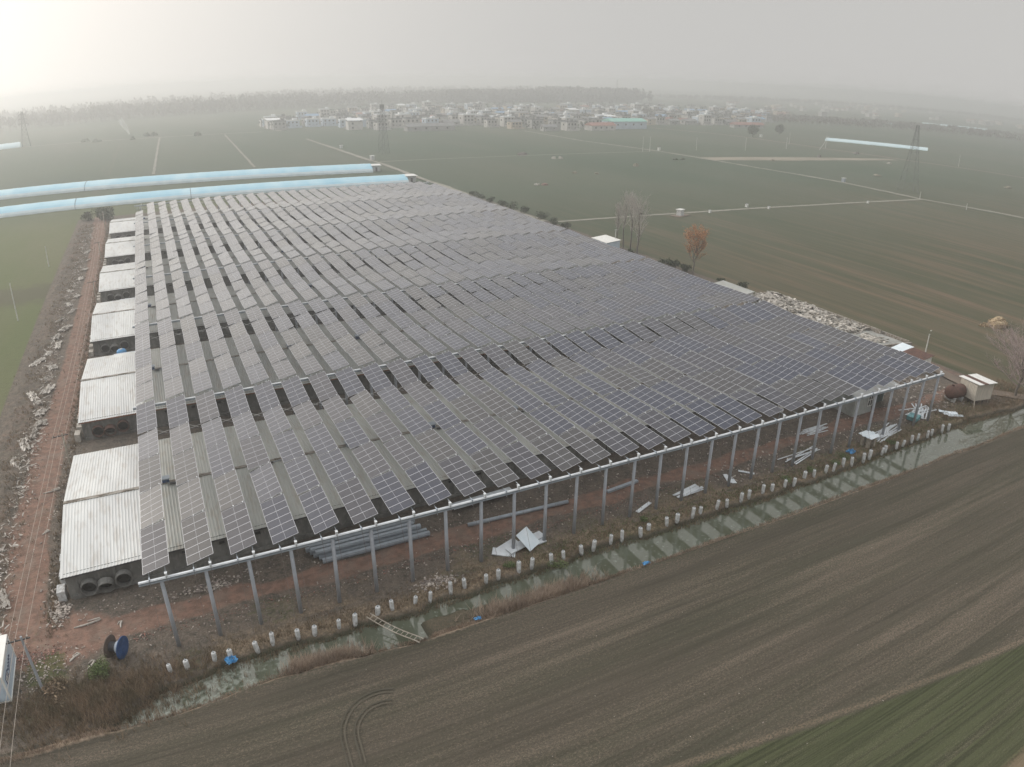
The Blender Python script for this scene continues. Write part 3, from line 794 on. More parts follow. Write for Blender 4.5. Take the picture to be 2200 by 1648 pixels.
BARNS = [(9.7, 35.0, 'nearest the ditch, with three round fan cowls'), (44.5, 69.9, 'second from the ditch, with rust streaked eaves'),
         (78.7, 103.9, 'third from the ditch'), (112.9, 138.0, 'fourth from the ditch'), (147.7, 173.1, 'fifth from the ditch'), (181.7, 207.0, 'farthest from the ditch')]
XL, XR = -9.5, 99.0
for n, (yf_, yb_, desc) in enumerate(BARNS):
    t = thing('barn', 'long pale ribbed metal roofed barn %s' % desc, 'barn', (0, 0, 0), 0, 'pig barns under the solar rows')
    ym = yf_ + (yb_ - yf_) * (.46 if n == 0 else .48)
    sk = .045 if n == 0 else 0
    ez, rz_ = 2.75, 4.05
    xm = -1.0
    obj('roof', corrugated(XL, xm, (yf_, ez), (ym - .12, rz_), skew=(sk, 0)), M['roof'], t)
    obj('roof', corrugated(XL, xm, (ym + .12, rz_), (yb_, ez)), M['roof'], t)
    obj('roof', corrugated(xm, XR, (yf_ + sk * (xm - XL), ez - .01), (ym - .12, rz_ - .01), skew=(sk, 0)), M['roof_mid_shaded' if n == 0 else 'roof_old_shaded'], t, label='grimy roof slope coloured darker for the shade under the solar rows')
    obj('roof', corrugated(xm, XR, (ym + .12, rz_ - .01), (yb_, ez - .01)), M['roof_mid_shaded' if n == 0 else 'roof_old_shaded'], t, label='grimy roof slope coloured darker for the shade under the solar rows')
    b = MB()
    b.box(((XL + XR) / 2, ym, rz_ + .03), (XR - XL, .5, .08))
    for k in range(40): b.box((XL + 1 + k * 2.7 + R.uniform(-.5, .5), ym + R.uniform(-.1, .1), rz_ + .1), (R.uniform(.5, 1.9), R.uniform(.1, .3), .06), rz=R.uniform(-.03, .03))
    obj('ridge_cap', b, M['ridge'], t)
    b = MB(); w0 = yf_ + .5
    # front wall as a long skewed box, rear wall, ends with gables
    b.face([(XL + .3, w0, -.2), (XR - .5, w0 + sk * 108, -.2), (XR - .5, w0 + sk * 108, ez + .1), (XL + .3, w0, ez + .1)])
    b.face([(XR - .5, yb_ - .5, -.2), (XL + .3, yb_ - .5, -.2), (XL + .3, yb_ - .5, ez), (XR - .5, yb_ - .5, ez)])
    for x, fl in ((XL + .3, 1), (XR - .5, 0)):
        dy = 0 if fl else sk * 108
        pts = [(x, w0 + dy, -.2), (x, yb_ - .5, -.2), (x, yb_ - .5, ez - .02), (x, ym, rz_ - .08), (x, w0 + dy, ez - .02)]
        b.face(pts if not fl else pts[::-1])
    for k in range(31):
        x = XL + 1.2 + k * 3.5
        if x < XR - 1: b.box((x, w0 - .09 + sk * (x - XL), ez / 2 - .1), (.3, .16, ez))
    b.box((XL + 54, w0 - .12 + sk * 54, .15), (107, .3, .5), rz=math.atan(sk))
    obj('wall', b, M['barnwall'], t)
    b = MB(); b.box(((XL + XR) / 2, yf_ + .06 + sk * 54, ez - .09), (108.4, .09, .17), rz=math.atan(sk))
    obj('fascia', b, M['rust' if n == 1 else 'steel_dark'], t)
    vm = MB(); vm.box((0, 0, 0), (.85, .06, .30), m=0)
    for z in (-.19, .19): vm.box((0, -.02, z), (1.0, .08, .06), m=1)
    vme = vm.mesh('wall_vent', [M['dark'], M['barnwall']])
    for k in range(29 if n < 2 else 4):
        x = -1.55 + k * PITCH
        if x < (82 if n == 0 else 98): obj('wall_vent', vme, None, t, (x, w0 - .05 + sk * (x - XL), 2.05))
    # fan cowls at the left end of the front wall
    for q_, (fx, dz, ry) in enumerate(((-7.25, 1.15, 0), (-5.75, 1.05, .5), (-4.05, 1.25, 0))):
        c = MB()
        c.tube([(0, .0, 0), (0, -.7, 0)], .78, 20, 0, cap=False)
        c.tube([(0, -.02, 0), (0, -.7, 0)], .70, 20, 0, cap=False)
        nrm = len(c.v)
        for k in range(20):
            a0, a1 = 2 * PI * k / 20, 2 * PI * (k + 1) / 20
            c.face([(math.cos(a0) * .70, -.7, math.sin(a0) * .70), (math.cos(a0) * .78, -.7, math.sin(a0) * .78), (math.cos(a1) * .78, -.7, math.sin(a1) * .78), (math.cos(a1) * .70, -.7, math.sin(a1) * .70)], 0)
        c.tube([(0, -.1, 0), (0, -.14, 0)], .65, 20, 1)
        for k in range(5): c.box((math.cos(k * 1.257) * .3, -.2, math.sin(k * 1.257) * .3), (.5, .05, .16), ry=-k * 1.257, m=1)
        o = obj('fan_cowl', c, [M['barnwall'] if n != 1 else M['rust_tank'], M['dark'], M['galv']], t, (fx, w0 - .06, dz))
        if q_ == 1: o.rotation_euler = (.35, .3, .1); o['label'] = 'battered drooping cowl'
    if n == 1:
        b = MB()
        for k in range(9): b.box((XL - .08, yf_ + 3 + k * 1.15, ez - .15 + (k * .06)), (.2, 1.1, .35))
        obj('verge_trim', b, M['rust'], t)
    # pale plinth blocks along the left gable
    for k in range(9):
        b = MB(); b.box((XL - .25 - R.uniform(0, .25), yf_ + 1 + k * (yb_ - yf_ - 2) / 8.5, .45), (.75, R.uniform(1.2, 1.7), R.uniform(.8, 1.3)), rz=R.uniform(-.06, .06))
        obj('buttress', b, M['conc' if n == 0 else 'debris'], t)
    # roof ventilators
    for k in range(9 if n < 3 else 4):
        x = .55 + k * 10.4 + R.uniform(-.5, .5)
        v = MB(); v.box((0, 0, .2), (.7, .6, .4), m=0); v.box((0, 0, .48), (.9, .8, .12), m=1); v.tube([(.2, -.5, .1), (1.2, -.7, .12), (1.9, -.6, .1)], .05, 5, m=1); v.box((.7, -.75, .1), (.6, .25, .14), m=2)
        obj('roof_vent', v, [M['blue' if k % 3 == 0 else 'galv'], M['galv'], M['steel_dark']], t, (x, ym + R.uniform(-.3, .3), rz_ + .02))

# dark litter and low clutter in the alleys between the barns
t = thing('water_tank', 'small blue tank in the alley behind the second barn', 'tank', (-4.5, 75.2, 0))
b = MB(); b.lathe([(0, 0), (.75, 0), (.8, .2), (.8, 1.5), (.6, 1.75), (0, 1.8)], 16); smooth(obj('tank_body', b, M['bluefilm'], t))
b = MB(); b.lathe([(0, 1.78), (.2, 1.78), (.2, 1.9), (0, 1.92)], 10); obj('lid', b, M['white'], t)
for n_, (x, y, L_) in enumerate(((-3.2, 72.5, 5), (-2.8, 107.5, 5), (-3.0, 141.5, 5), (-3.3, 176.8, 5))):
    rk = thing('rack', 'low pale rack in the alley behind the %s barn' % ordw(n_ + 2), 'rack', (x, y, 0), 0, 'racks between the barns')
    for k in range(3): b = MB(); b.box((0, .5 * k, 1.35 + .12 * k), (L_, .4, .08)); obj('shelf', b, M['foam'], rk)
    for dx in (-L_ / 2 + .2, L_ / 2 - .2): b = MB(); b.box((dx, .5, .65), (.1, 1.2, 1.3)); obj('leg', b, M['foam'], rk)

# small rendered office block at the right end
t = thing('office_block', 'grey rendered block with white framed windows under the right front corner', 'building', (0, 0, 0))
b = MB()
b.box((90.6, 9.5, 1.55), (4.0, 7.0, 3.3)); b.box((95.4, 10.4, 1.55), (5.0, 5.2, 3.3))
obj('wall', b, mat('render_wall', (.42, .44, .42), (.33, .35, .34), .7, .9, c3=(.25, .27, .26), s3=2), t)
obj('roof', corrugated(88.2, 98.4, (5.3, 3.25), (14, 3.9)), M['roof'], t)
b = MB(); b.box((95.4, 7.78, .75), (4.6, .05, 1.5)); obj('plinth', b, mat('dark_green_dado', (.02, .04, .035), (.03, .05, .045), 1, .7), t)
for (x, y, w_, h_, z) in ((92.0, 5.98, 1.0, 1.5, 1.9), (96.1, 7.78, 1.5, .8, 2.4)):
    b = MB()
    for dx in (-.5, 0, .5): b.box((x + dx * w_, y - .05, z), (.08, .08, h_ + .08))
    for dz in (-.5, .12, .5): b.box((x, y - .06, z + dz * h_), (w_ + .1, .08, .08))
    o = obj('window', b, M['white'], t)
    g = MB(); g.box((x, y - .015, z), (w_, .03, h_)); obj('pane', g, M['dark'], o)
t = thing('conduit_box', 'small white meter box on the wall beside the long front roof', 'meter box', (78.6, 10.6, 0))
b = MB(); b.box((0, 0, 1.5), (.8, .35, 1.1)); obj('case', b, M['white'], t)
b = MB(); b.tube([(0, 0, -.1), (0, 0, 1)], .06, 6); obj('leg', b, M['galv'], t)

# ------------------------------------------------------------------ container at the left edge
t = thing('shipping_container', 'white container with dark blue logo at the left edge', 'container', (-14.95, .75, 0))
cb_ = MB(); cb_.box((0, 0, 1.36), (2.44, 5.3, 2.46)); obj('body', cb_, M['contblue_shade'], t)
b = MB(); b.box((0, 0, 2.62), (2.5, 5.36, .06)); obj('roof', b, M['contwhite'], t)
b = MB()
for x in (-1.2, 1.2):
    for y in (-2.62, 2.62): b.box((x, y, 1.33), (.14, .14, 2.56))
for z in (.1, 2.56):
    for x in (-1.22, 1.22): b.box((x, 0, z), (.10, 5.34, .12))
    for y in (-2.65, 2.65): b.box((0, y, z), (2.5, .10, .12))
obj('frame', b, M['contwhite'], t)
b = MB(); b.box((0, -2.66, 1.33), (1.9, .05, 2.2)); b.box((.0, -2.70, 1.33), (.05, .05, 2.1)); b.box((.35, -2.72, 1.33), (.05, .05, 2.1)); obj('door', b, M['contblue_shade'], t)
b = MB()
for k in range(5): b.tube([(-.9 + .3 * k, -2.9 - .05 * k, .1), (-.6 + .2 * k, -2.75, 1.2 - .1 * k)], .03, 5)
obj('hose', b, M['steel_dark'], t)
def letters(word, h, w, th, m):
    """blocky letters as bars in the local plane y (right) z (up), from a 3x5 grid"""
    G = {'G': ['###', '#..', '#.#', '#.#', '###'], 'M': ['#.#', '###', '###', '#.#', '#.#'], 'T': ['###', '.#.', '.#.', '.#.', '.#.'],
         'S': ['###', '#..', '###', '..#', '###'], 'W': ['#.#', '#.#', '###', '###', '#.#']}
    b = MB()
    for i, ch in enumerate(word):
        for r_, line in enumerate(G[ch]):
            for c_, v in enumerate(line):
                if v == '#': b.box((0, (i * 4 + c_) * w, -r_ * h), (th, w * 1.02, h * 1.02), m=m)
    return b
b = MB(); b.box((1.235, -1.35, 1.5), (.02, 1.15, .62)); lg = obj('logo', b, M['navy'], t)
for k, ch in enumerate('SMT'): obj('letter', letters(ch, .08, .085, .02, 0), M['contwhite'], lg, (1.25, -1.81 + .34 * k, 1.66))
b = MB(); xs = [(1.25, -.65 + .085 * k, 1.5 + .16 * math.sin(k * 1.5) + .012 * k) for k in range(22)]
b.tube(xs, .022, 5); b.tube([(1.25, -.7, 1.14), (1.25, .3, 1.22), (1.25, 1.1, 1.36)], .018, 5); obj('script_mark', b, M['navy'], t)

# ------------------------------------------------------------------ cable reel
t = thing('cable_reel', 'big cable drum with a blue disc face beside a leafy shrub', 'cable reel', (-4.95, .65, 0), math.radians(-28))
def disc(x, th, m0, r_=.98):
    b = MB(); b.tube([(x, 0, .96), (x + th, 0, .96)], r_, 28, 0); return b
obj('flange', disc(-.62, .07, 0), M['brownwood'], t, label='bare brown plywood flange')
obj('flange', disc(.55, .07, 0), M['blue'], t, label='blue painted flange')
b = MB(); b.tube([(-.55, 0, .96), (.55, 0, .96)], .42, 20); obj('core', b, M['cableblk'], t)
b = MB()
for k in range(7):
    b.tube([(.12 + k * .06, math.cos(a) * .50, .96 + math.sin(a) * .50) for a in np.linspace(0, 2 * PI, 17)], .03, 5, cap=False)
obj('cable', b, M['cablewht'], t)

# ------------------------------------------------------------------ power line on the left
LP = [(-12.6, -44, 6.2), (-11.15, -1.5, 5.6), (-10.35, 36.2, 5.2), (-10.15, 112.0, 5.4), (-10.9, 155.0, 5.6), (-11.8, 205, 5.6)]
PW = ['out before the ditch', 'beside the container, standing in brush', 'with a bent crossarm level with the first alley', 'beside the fourth barn', 'beside the fifth barn', 'beside the farthest barn']
offs = (-1.05, -.5, .35)
for k, (x, y, h) in enumerate(LP):
    t = thing('power_pole', 'dark weathered power pole %s' % PW[k], 'power pole', (x, y, 0), 0, 'power poles on the left')
    b = MB(); b.tube([(0, 0, -.4), (0, 0, h + .15)], [.14, .10], 8); obj('shaft', b, M['wood'] if k != 1 else M['conc_post'], t)
    b = MB(); b.box((-.3, 0, h - .15), (1.9, .09, .10), ry=-.06); obj('crossarm', b, M['steel_dark'], t)
    for o_ in offs:
        b = MB(); b.lathe([(.0, 0), (.05, 0), (.07, .05), (.04, .09), (.06, .13), (0, .15)], 8, 0, (o_, 0, h - .1))
        obj('insulator', b, M['steel_dark'], t)
for j, o_ in enumerate(offs):
    b = MB(); pts = []
    for k in range(len(LP) - 1):
        (x0, y0, h0), (x1, y1, h1) = LP[k], LP[k + 1]
        n_ = 10
        for q_ in range(n_):
            s_ = q_ / n_
            pts.append((x0 + (x1 - x0) * s_ + o_, y0 + (y1 - y0) * s_, h0 + (h1 - h0) * s_ - .012 * (y1 - y0) * 4 * s_ * (1 - s_)))
    pts.append((LP[-1][0] + o_, LP[-1][1], LP[-1][2]))
    b.tube(pts, .019, 4)
    tag(obj('overhead_wire', b, M['wire']), 'thin pale overhead wire, %s of the three above the dirt road' % ('left hand one', 'middle one', 'right hand one')[j], 'wire', 'overhead wires on the left')

# thin pale poles out in the fields
for k, (x, y, h, d) in enumerate(((-26.0, 109.5, 8, 'in the left hand field nearer the bottom'), (-24.7, 159, 5.5, 'in the left hand field farther away'), (123.8, 18, 3.6, 'beside the brown roofed shed'),
                               (116.6, 107.2, 5.6, 'beside the white roofed shed'))):
    t = thing('utility_pole', 'slim pale concrete pole %s' % d, 'pole', (x, y, 0))
    b = MB(); b.tube([(0, 0, -.3), (0, 0, h)], [.13, .09], 8); obj('shaft', b, M['pole'], t)
    b = MB(); b.box((0, 0, h - .05), (.8 if k == 3 else .3, .1, .1)); obj('cap_arm', b, M['pole'], t)
    if k == 2:
        b = MB(); b.box((.25, 0, 4.2), (.35, .12, .14)); obj('bracket', b, M['white'], t)

# ------------------------------------------------------------------ ladder over the ditch
t = thing('ladder', 'bent pale timber ladder laid across the ditch', 'ladder')
A, B_ = Vector((15.75, -3.3, .45)), Vector((18.9, -8.0, .25))
dr = (B_ - A); sd = Vector((-dr.y, dr.x, 0)).normalized() * .26
def lp(s_): return A + dr * s_ + Vector((0, 0, -.22 * math.sin(PI * min(1, s_ * 1.1)) ** 1))
for sg in (-1, 1):
    b = MB(); b.tube([lp(i / 8) + sd * sg for i in range(9)], .05, 6); obj('rail', b, M['wood'], t)
for k in range(11):
    p_ = lp(.06 + k * .083); b = MB(); b.tube([p_ - sd * 1.05, p_ + sd * 1.05], .032, 6); obj('rung', b, M['wood'], t)

# ------------------------------------------------------------------ pipes and steel
t = thing('pipe_stack', 'stack of long galvanised steel sections between the barn and the front posts', 'steel stack', (0, 0, 0))
for k in range(8):
    r_, c_ = divmod(k, 5)
    y = 8.6 - c_ * .62 - r_ * .3; z = .32 + r_ * .46
    x0 = 13.0 + c_ * .28 + R.uniform(-.25, .25); x1 = 24.0 + c_ * .15 + R.uniform(-.4, .5)
    b = MB(); ry = .01 * R.uniform(-1, 1)
    for dz in (-.17, .17): b.box(((x0 + x1) / 2, y, z + dz), (x1 - x0, .36, .05), rz=ry)
    b.box(((x0 + x1) / 2, y, z), (x1 - x0, .06, .34), rz=ry)
    b.tube([(x0, y - .05, z), (x1, y - .05, z)], .15, 8, 0)
    obj('steel_section', b, M['galv'], t)
b = MB(); b.tube([(29.2, 5.9, .2), (40.9, 5.2, .2)], .21, 14); b.tube([(40.9, 5.2, .2), (40.92, 5.2, .2)], .15, 14)
tag(smooth(obj('steel_pipe', b, M['galv'])), 'single long grey pipe lying on the red dirt behind the front posts', 'pipe')
t = thing('sheet_pile', 'long pale sheets lying at the foot of the nearest barn behind the single pipe', 'sheets')
for k in range(4): b = MB(); b.box((32.5 + R.uniform(-.3, .3), 10.2 - k * .35, .25 + .1 * k), (7.5, .5, .12), rz=.06 + R.uniform(-.02, .02)); obj('sheet', b, M['foam'], t)
b = MB(); b.box((48.2, 5.2, .2), (4.5, .4, .25), rz=.1)
tag(obj('beam_offcut', b, M['galv']), 'short grey beam on the dirt near the middle of the nearest barn', 'beam')

# leaning white panel with foam boards round it
t = thing('board_pile', 'pale blue leaning square sheet on a heap of white boards by the anchors', 'board pile', (31.6, .35, 0))
b = MB(); b.box((1.6, -.3, .95), (2.0, 2.1, .07), rz=.55, rx=.62, ry=.05); obj('sheet', b, M['foam_white'], t, label='pale blue sheet leaning on the heap')
for k, (x, y, z, a) in enumerate(((-.3, .4, .25, .25), (.4, -.3, .4, .2), (2.4, -.2, .25, .1), (2.6, .3, .42, .25), (-1.1, -.3, .15, -.55))):
    b = MB(); b.box((x, y, z), (2.3, 1.0, .11), rz=a, rx=.07, ry=.05 * (k - 2)); obj('board', b, M['foam'], t)

def planks(name, label, cx_, cy_, n_, L_, w_, spread, rz, m='foam', cat='planks', z0=.08, jit=.12):
    t = thing(name, label, cat, (cx_, cy_, 0), rz, 'heaps of pale strips along the front')
    for k in range(n_):
        b = MB(); b.box((R.uniform(-.5, .5), (k / max(1, n_ - 1) - .5) * spread, z0 + .06 * (k % 3)), (L_ * R.uniform(.7, 1.1), w_, .05), rz=R.uniform(-jit, jit), rx=R.uniform(-.2, .2), ry=R.uniform(-.04, .04))
        obj('plank', b, M[m], t)
planks('plank', 'single pale plank propped at the foot of a post, left of the flat pale heap', 47.6, .7, 1, 3.6, .42, .2, .28)
planks('plank_heap', 'flat heap of pale boards at the foot of the middle posts', 54.3, .95, 6, 3.8, .3, .8, .12)
planks('plank_heap', 'pale boards leaning round a post, right of the flat heap', 60.6, .9, 2, 2.0, .55, .5, 1.2)
planks('plank', 'pale pointed board lying alone in the weeds between two posts', 63.4, 1.6, 1, 1.9, .5, .1, -.9)
planks('plank_heap', 'thin pale strips strewn between the posts beyond the leaning boards', 73.0, 1.2, 6, 6.5, .16, 1.2, .10, jit=.2)
planks('plank_heap', 'stack of bluish strips by the barn wall behind the strewn strips', 80.2, 5.4, 9, 4.8, .16, 1.3, .05)
planks('plank_heap', 'long heap of bright pale strips in front of the office block', 88.8, .3, 16, 6.5, .17, 1.6, .22, jit=.14)
planks('plank_heap', 'splayed heap of white strips under the corner post', 99.5, 2.4, 14, 5.2, .18, 2.0, .35, jit=.6)
planks('plank_heap', 'white boards lying flat on the grass right of the corner post', 103.6, -.4, 4, 2.8, .6, 1.2, -.55, m='foam_white', jit=.3)
b = MB(); b.box((96.2, 1.2, .35), (1.6, 1.4, .5), rz=.2); b.box((96.2, 1.2, .66), (1.8, 1.5, .08), rz=.3)
tag(obj('crate', b, mat('teal_crate', (.16, .36, .38), (.1, .25, .28), 2, .7)), 'teal box among grey scraps beside the splayed white strips', 'crate')
# a covered stand
t = thing('covered_stand', 'rough grey stand roofed with ragged white boards among the anchors', 'stand', (83.2, -.9, 0))
for k in range(4):
    b = MB(); b.box(((k % 2) * 1.1 - .55, (k // 2) * .9 - .45, .75), (.42, .4, 1.6), rz=.1); obj('block', b, M['wood'], t)
b = MB()
for k in range(6): b.box((0, -.8 + k * .33, 1.6 + .03 * (k % 2)), (2.2 + R.uniform(-.3, .3), .38, .06), rz=R.uniform(-.08, .08))
obj('cover', b, M['foam_white'], t)
def crumple(name, label, cat, x, y, sx, sy, h, m, seed, group=None, rz=0, z=.05):
    b = MB(); n_ = 9
    q = random.Random(seed)
    for i in range(n_ + 1):
        for j in range(n_ + 1):
            u, v = i / n_ - .5, j / n_ - .5
            e = noise.noise(Vector((u * 4 + seed, v * 4, seed * .7)))
            b.v.append((u * sx * (1 + .25 * e) + .25 * sx * noise.noise(Vector((v * 5, seed, 1))), v * sy * (1 + .3 * e) + .25 * sy * noise.noise(Vector((u * 5, seed, 4))), h * (.5 + noise.noise(Vector((u * 7, v * 7, seed)))) * (1 - 1.5 * (u * u + v * v))))
    for i in range(n_):
        for j in range(n_):
            if q.random() < .93:
                a = i * (n_ + 1) + j; b.f.append((a, a + n_ + 1, a + n_ + 2, a + 1)); b.m.append(0)
    o = obj(name, b, m, None, (x, y, z)); o.rotation_euler = (0, 0, rz)
    return tag(o, label, cat, group)
crumple('tarpaulin', 'crumpled blue tarpaulin against the fourth anchor from the left', 'tarpaulin', 3.9, -3.6, .9, .8, .5, M['bluefilm'], 3)
crumple('tarpaulin', 'small blue rag at the edge of the near field below the reeds', 'tarpaulin', 24.3, -7.35, .7, .35, .2, M['bluefilm'], 8)
crumple('tarpaulin', 'blue scrap on the field edge beside the open water', 'tarpaulin', 42.2, -7.5, .8, .35, .15, M['bluefilm'], 5)
crumple('tarpaulin', 'bright blue bag on the weeds beside the covered stand', 'tarpaulin', 79.6, -1.2, 1.1, .9, .6, M['bluefilm'], 6)

# ------------------------------------------------------------------ litter along the left verge
VW = [(-15.6, 12.2), (-17.0, 21.5), (-18.2, 34.5), (-17.6, 41), (-17.2, 46.5), (-16.2, 50), (-15.5, 53), (-15.9, 57), (-16.8, 61), (-17.9, 64), (-15.8, 66), (-17.0, 71), (-16.0, 76), (-18.8, 80), (-17.3, 84), (-16.1, 88), (-16.8, 93),
      (-15.6, 98), (-17.2, 104), (-15.0, 110), (-16.3, 116), (-14.9, 122), (-16.9, 128), (-15.2, 139), (-14.8, 149), (-14.6, 160), (-15.4, 171), (-17.5, 178), (-17.8, 188)]
for k, (x, y) in enumerate(VW):
    crumple('plastic_film', 'crumpled white film on the left verge, %s piece counted from the near end' % ordw(k + 1), 'plastic film', x, y, R.uniform(.6, 1.5), R.uniform(1.4, 4.2), R.uniform(.2, .5), M['film'], 20 + k, 'white film strewn on the left verge', R.uniform(-.5, .5), z=.22)
b = MB(); q = random.Random(5)
for k in range(1300):
    y = 6 + 205 * q.random() ** 1.3
    x = -16.4 + q.gauss(0, .8) - .4 * math.sin(y * .09)
    s_ = q.uniform(.06, .24)
    a = q.uniform(0, PI); p_ = Vector((x, y, q.uniform(.12, .5)))
    u = Vector((math.cos(a), math.sin(a), q.uniform(-.3, .3))) * s_ * q.uniform(1, 2.6); v = Vector((-math.sin(a), math.cos(a), q.uniform(-.4, .4))) * s_ * .35
    b.face([p_ - u - v, p_ + u - v * .4, p_ + u * .8 + v, p_ - u * .7 + v * 1.2])
tag(obj('verge_litter', b, M['film']), 'tangle of torn white film threading the left verge', 'litter', kind='stuff')
b = MB()
def chips(n_, fx, fy, s0, s1, q=q, z=(.02, .1)):
    for k in range(n_):
        x, y = fx(), fy(); s_ = q.uniform(s0, s1) * .6
        b.box((x, y, q.uniform(*z)), (s_ * q.uniform(1, 2.4), s_, s_ * .6), rz=q.uniform(0, 3), rx=q.uniform(-.4, .4), ry=q.uniform(-.4, .4))
chips(900, lambda: q.uniform(-15, 100), lambda: q.gauss(2.2, .9), .05, .16)
chips(500, lambda: q.uniform(-9, 98), lambda: q.uniform(5.5, 8.8), .06, .22)
chips(700, lambda: q.gauss(-10.9, .7), lambda: q.uniform(6, 200), .08, .26)
chips(500, lambda: q.gauss(-15.8, .8), lambda: q.uniform(3, 60), .08, .2)
chips(220, lambda: q.gauss(-11.2, 1.5), lambda: q.gauss(.8, 1.6), .06, .2)
chips(120, lambda: q.gauss(-10.2, .5), lambda: q.gauss(8.2, 1.0), .12, .38)
chips(160, lambda: q.gauss(23.0, 1.1), lambda: q.gauss(-1.2, .5), .10, .3)
chips(200, lambda: q.gauss(3.6, 2.0), lambda: q.gauss(6.9, .4), .08, .26)
chips(300, lambda: q.uniform(60, 112), lambda: q.gauss(2.5, 1.6), .08, .3)
chips(260, lambda: q.uniform(99, 112), lambda: q.uniform(1, 14), .1, .4)
chips(90, lambda: q.uniform(0, 90), lambda: q.uniform(-34, -8.5), .04, .09)
tag(obj('rubble_chips', b, M['chip']), 'small pale chips scattered over the bare dirt', 'rubble', kind='stuff')
b = MB()
chips(420, lambda: q.gauss(-12.4, 1.3), lambda: q.gauss(3.0, .5), .06, .2)
chips(500, lambda: q.uniform(-6, 60), lambda: q.gauss(2.4, .35), .06, .17)
tag(obj('brick_chips', b, M['brick']), 'reddish stone chips along the edge of the front track', 'rubble', kind='stuff')
# scraps that read one by one
for k, (x, y, a, L_) in enumerate(((-7.6, 5.8, .1, 2.4), (-4.6, 4.6, 1.3, .8), (-10.4, 12.2, .2, 1.0), (-12.4, 23.0, .5, .9), (-12.5, 32.2, .1, 2.0), (-8.6, 1.6, .6, 1.1), (-7.2, .2, .8, 1.0))):
    b = MB(); pts = [Vector((-L_ / 2, 0, .06)), Vector((0, .12 * R.uniform(-1, 1), .12)), Vector((L_ / 2, .1, .08)), Vector((L_ / 2 - .1, .35, .1)), Vector((0, .4, .08))]
    b.tube(pts, [.06, .09, .1, .08, .04], 5)
    o = obj('bent_strip', b, M['film'], None, (x, y, 0)); o.rotation_euler = (0, 0, a)
    tag(o, ('long looped white strip on the red bend before the first barn', 'short white strip on the red track below the looped strip', 'white slab leaning by the near left corner of the first barn', 'white rag snagged beside the first barn gable',
            'white strip crossing the dirt road by the first alley', 'pale strip left of the blue faced drum', 'pale stick left of the leafy shrub')[k], 'scrap', 'white scraps on the near dirt')

# ------------------------------------------------------------------ rubble field and walls on the right
t = thing('low_wall', 'low dark kerb wall around the rubble yard on the right', 'wall')
for c_, d_, a_ in (((125.0, 39.5, .3), (.3, 34, .65), 0), ((120.6, 57.0, .3), (8.5, .3, .65), 0), ((120.6, 22.6, .3), (8.6, .3, .65), -.2), ((124.4, 30.6, .5), (.3, 4.5, .8), 0)):
    b = MB(); b.box(c_, d_, a_); obj('wall_run', b, M['ridge'], t)
b = MB(); q = random.Random(11)
for k in range(1300):
    y = 57 - 26 * q.random() ** 1.25; x = q.uniform(116.9, 124.4)
    s_ = q.uniform(.18, .75)
    b.box((x, y, .15 + q.random() * .75 * (1 if y > 44 else .5)), (s_ * q.uniform(1, 2), s_, .12), rz=q.uniform(0, 3), rx=q.uniform(-.6, .6), ry=q.uniform(-.6, .6))
for k in range(90):
    y = q.gauss(27.5, 1.6); x = q.gauss(120.2, 1.2); s_ = q.uniform(.2, .5)
    b.box((x, y, .22), (s_ * 1.6, s_, .15), rz=q.uniform(0, 3), rx=q.uniform(-.4, .4))
tag(obj('broken_slabs', b, M['debris']), 'spread of broken pale concrete slabs in the yard right of the array', 'rubble', kind='stuff')
for k, (x, y) in enumerate(((117.2, 37.5), (116.9, 32.8))):
    b = MB(); b.box((-.4, 0, .5), (.14, .14, 1.0)); b.box((.4, 0, .5), (.14, .14, 1.0)); b.box((0, 0, .95), (.95, .2, .16))
    o = obj('white_frame', b, M['white'], None, (x, y, .1)); tag(o, 'small white frame standing at the array side of the rubble yard, %s one' % ('farther', 'nearer')[k], 'frame', 'white frames by the rubble yard')

# ------------------------------------------------------------------ sheds at the right
def shed(name, label, x0, x1, y0, y1, h0, h1, wallm, roofm, cat='shed', base=0.0, over=.25, axis='x'):
    t = thing(name, label, cat, ((x0 + x1) / 2, (y0 + y1) / 2, base))
    w_, d_ = x1 - x0, y1 - y0
    b = MB(); p_ = [(-w_ / 2, -d_ / 2), (w_ / 2, -d_ / 2), (w_ / 2, d_ / 2), (-w_ / 2, d_ / 2)]
    hs = [h0, h1, h1, h0] if axis == 'x' else [h0, h0, h1, h1]
    for k in range(4):
        a, c = p_[k], p_[(k + 1) % 4]
        b.face([(*a, -.1), (*c, -.1), (*c, hs[(k + 1) % 4]), (*a, hs[k])])
    obj('wall', b, wallm, t)
    b = MB()
    q0, q1 = -w_ / 2 - over, w_ / 2 + over; r0, r1 = -d_ / 2 - over, d_ / 2 + over
    f_ = lambda x, y: (h0 + (h1 - h0) * ((x + w_ / 2) / w_ if axis == 'x' else (y + d_ / 2) / d_))
    for z in (.04, .10):
        b.face([(q0, r0, f_(q0, r0) + z), (q1, r0, f_(q1, r0) + z), (q1, r1, f_(q1, r1) + z), (q0, r1, f_(q0, r1) + z)])
    pr = [(q0, r0), (q1, r0), (q1, r1), (q0, r1)]
    for k in range(4):
        a, c = pr[k], pr[(k + 1) % 4]; b.face([(*a, f_(*a) + .04), (*c, f_(*c) + .04), (*c, f_(*c) + .10), (*a, f_(*a) + .10)])
    n_ = int((q1 - q0) / .5)
    for k in range(n_):
        x = q0 + .25 + k * .5
        b.face([(x - .04, r0, f_(x, r0) + .10), (x, r0, f_(x, r0) + .15), (x, r1, f_(x, r1) + .15), (x - .04, r1, f_(x, r1) + .10)])
        b.face([(x, r0, f_(x, r0) + .15), (x + .04, r0, f_(x, r0) + .10), (x + .04, r1, f_(x, r1) + .10), (x, r1, f_(x, r1) + .15)])
    obj('roof', b, roofm, t)
    return t
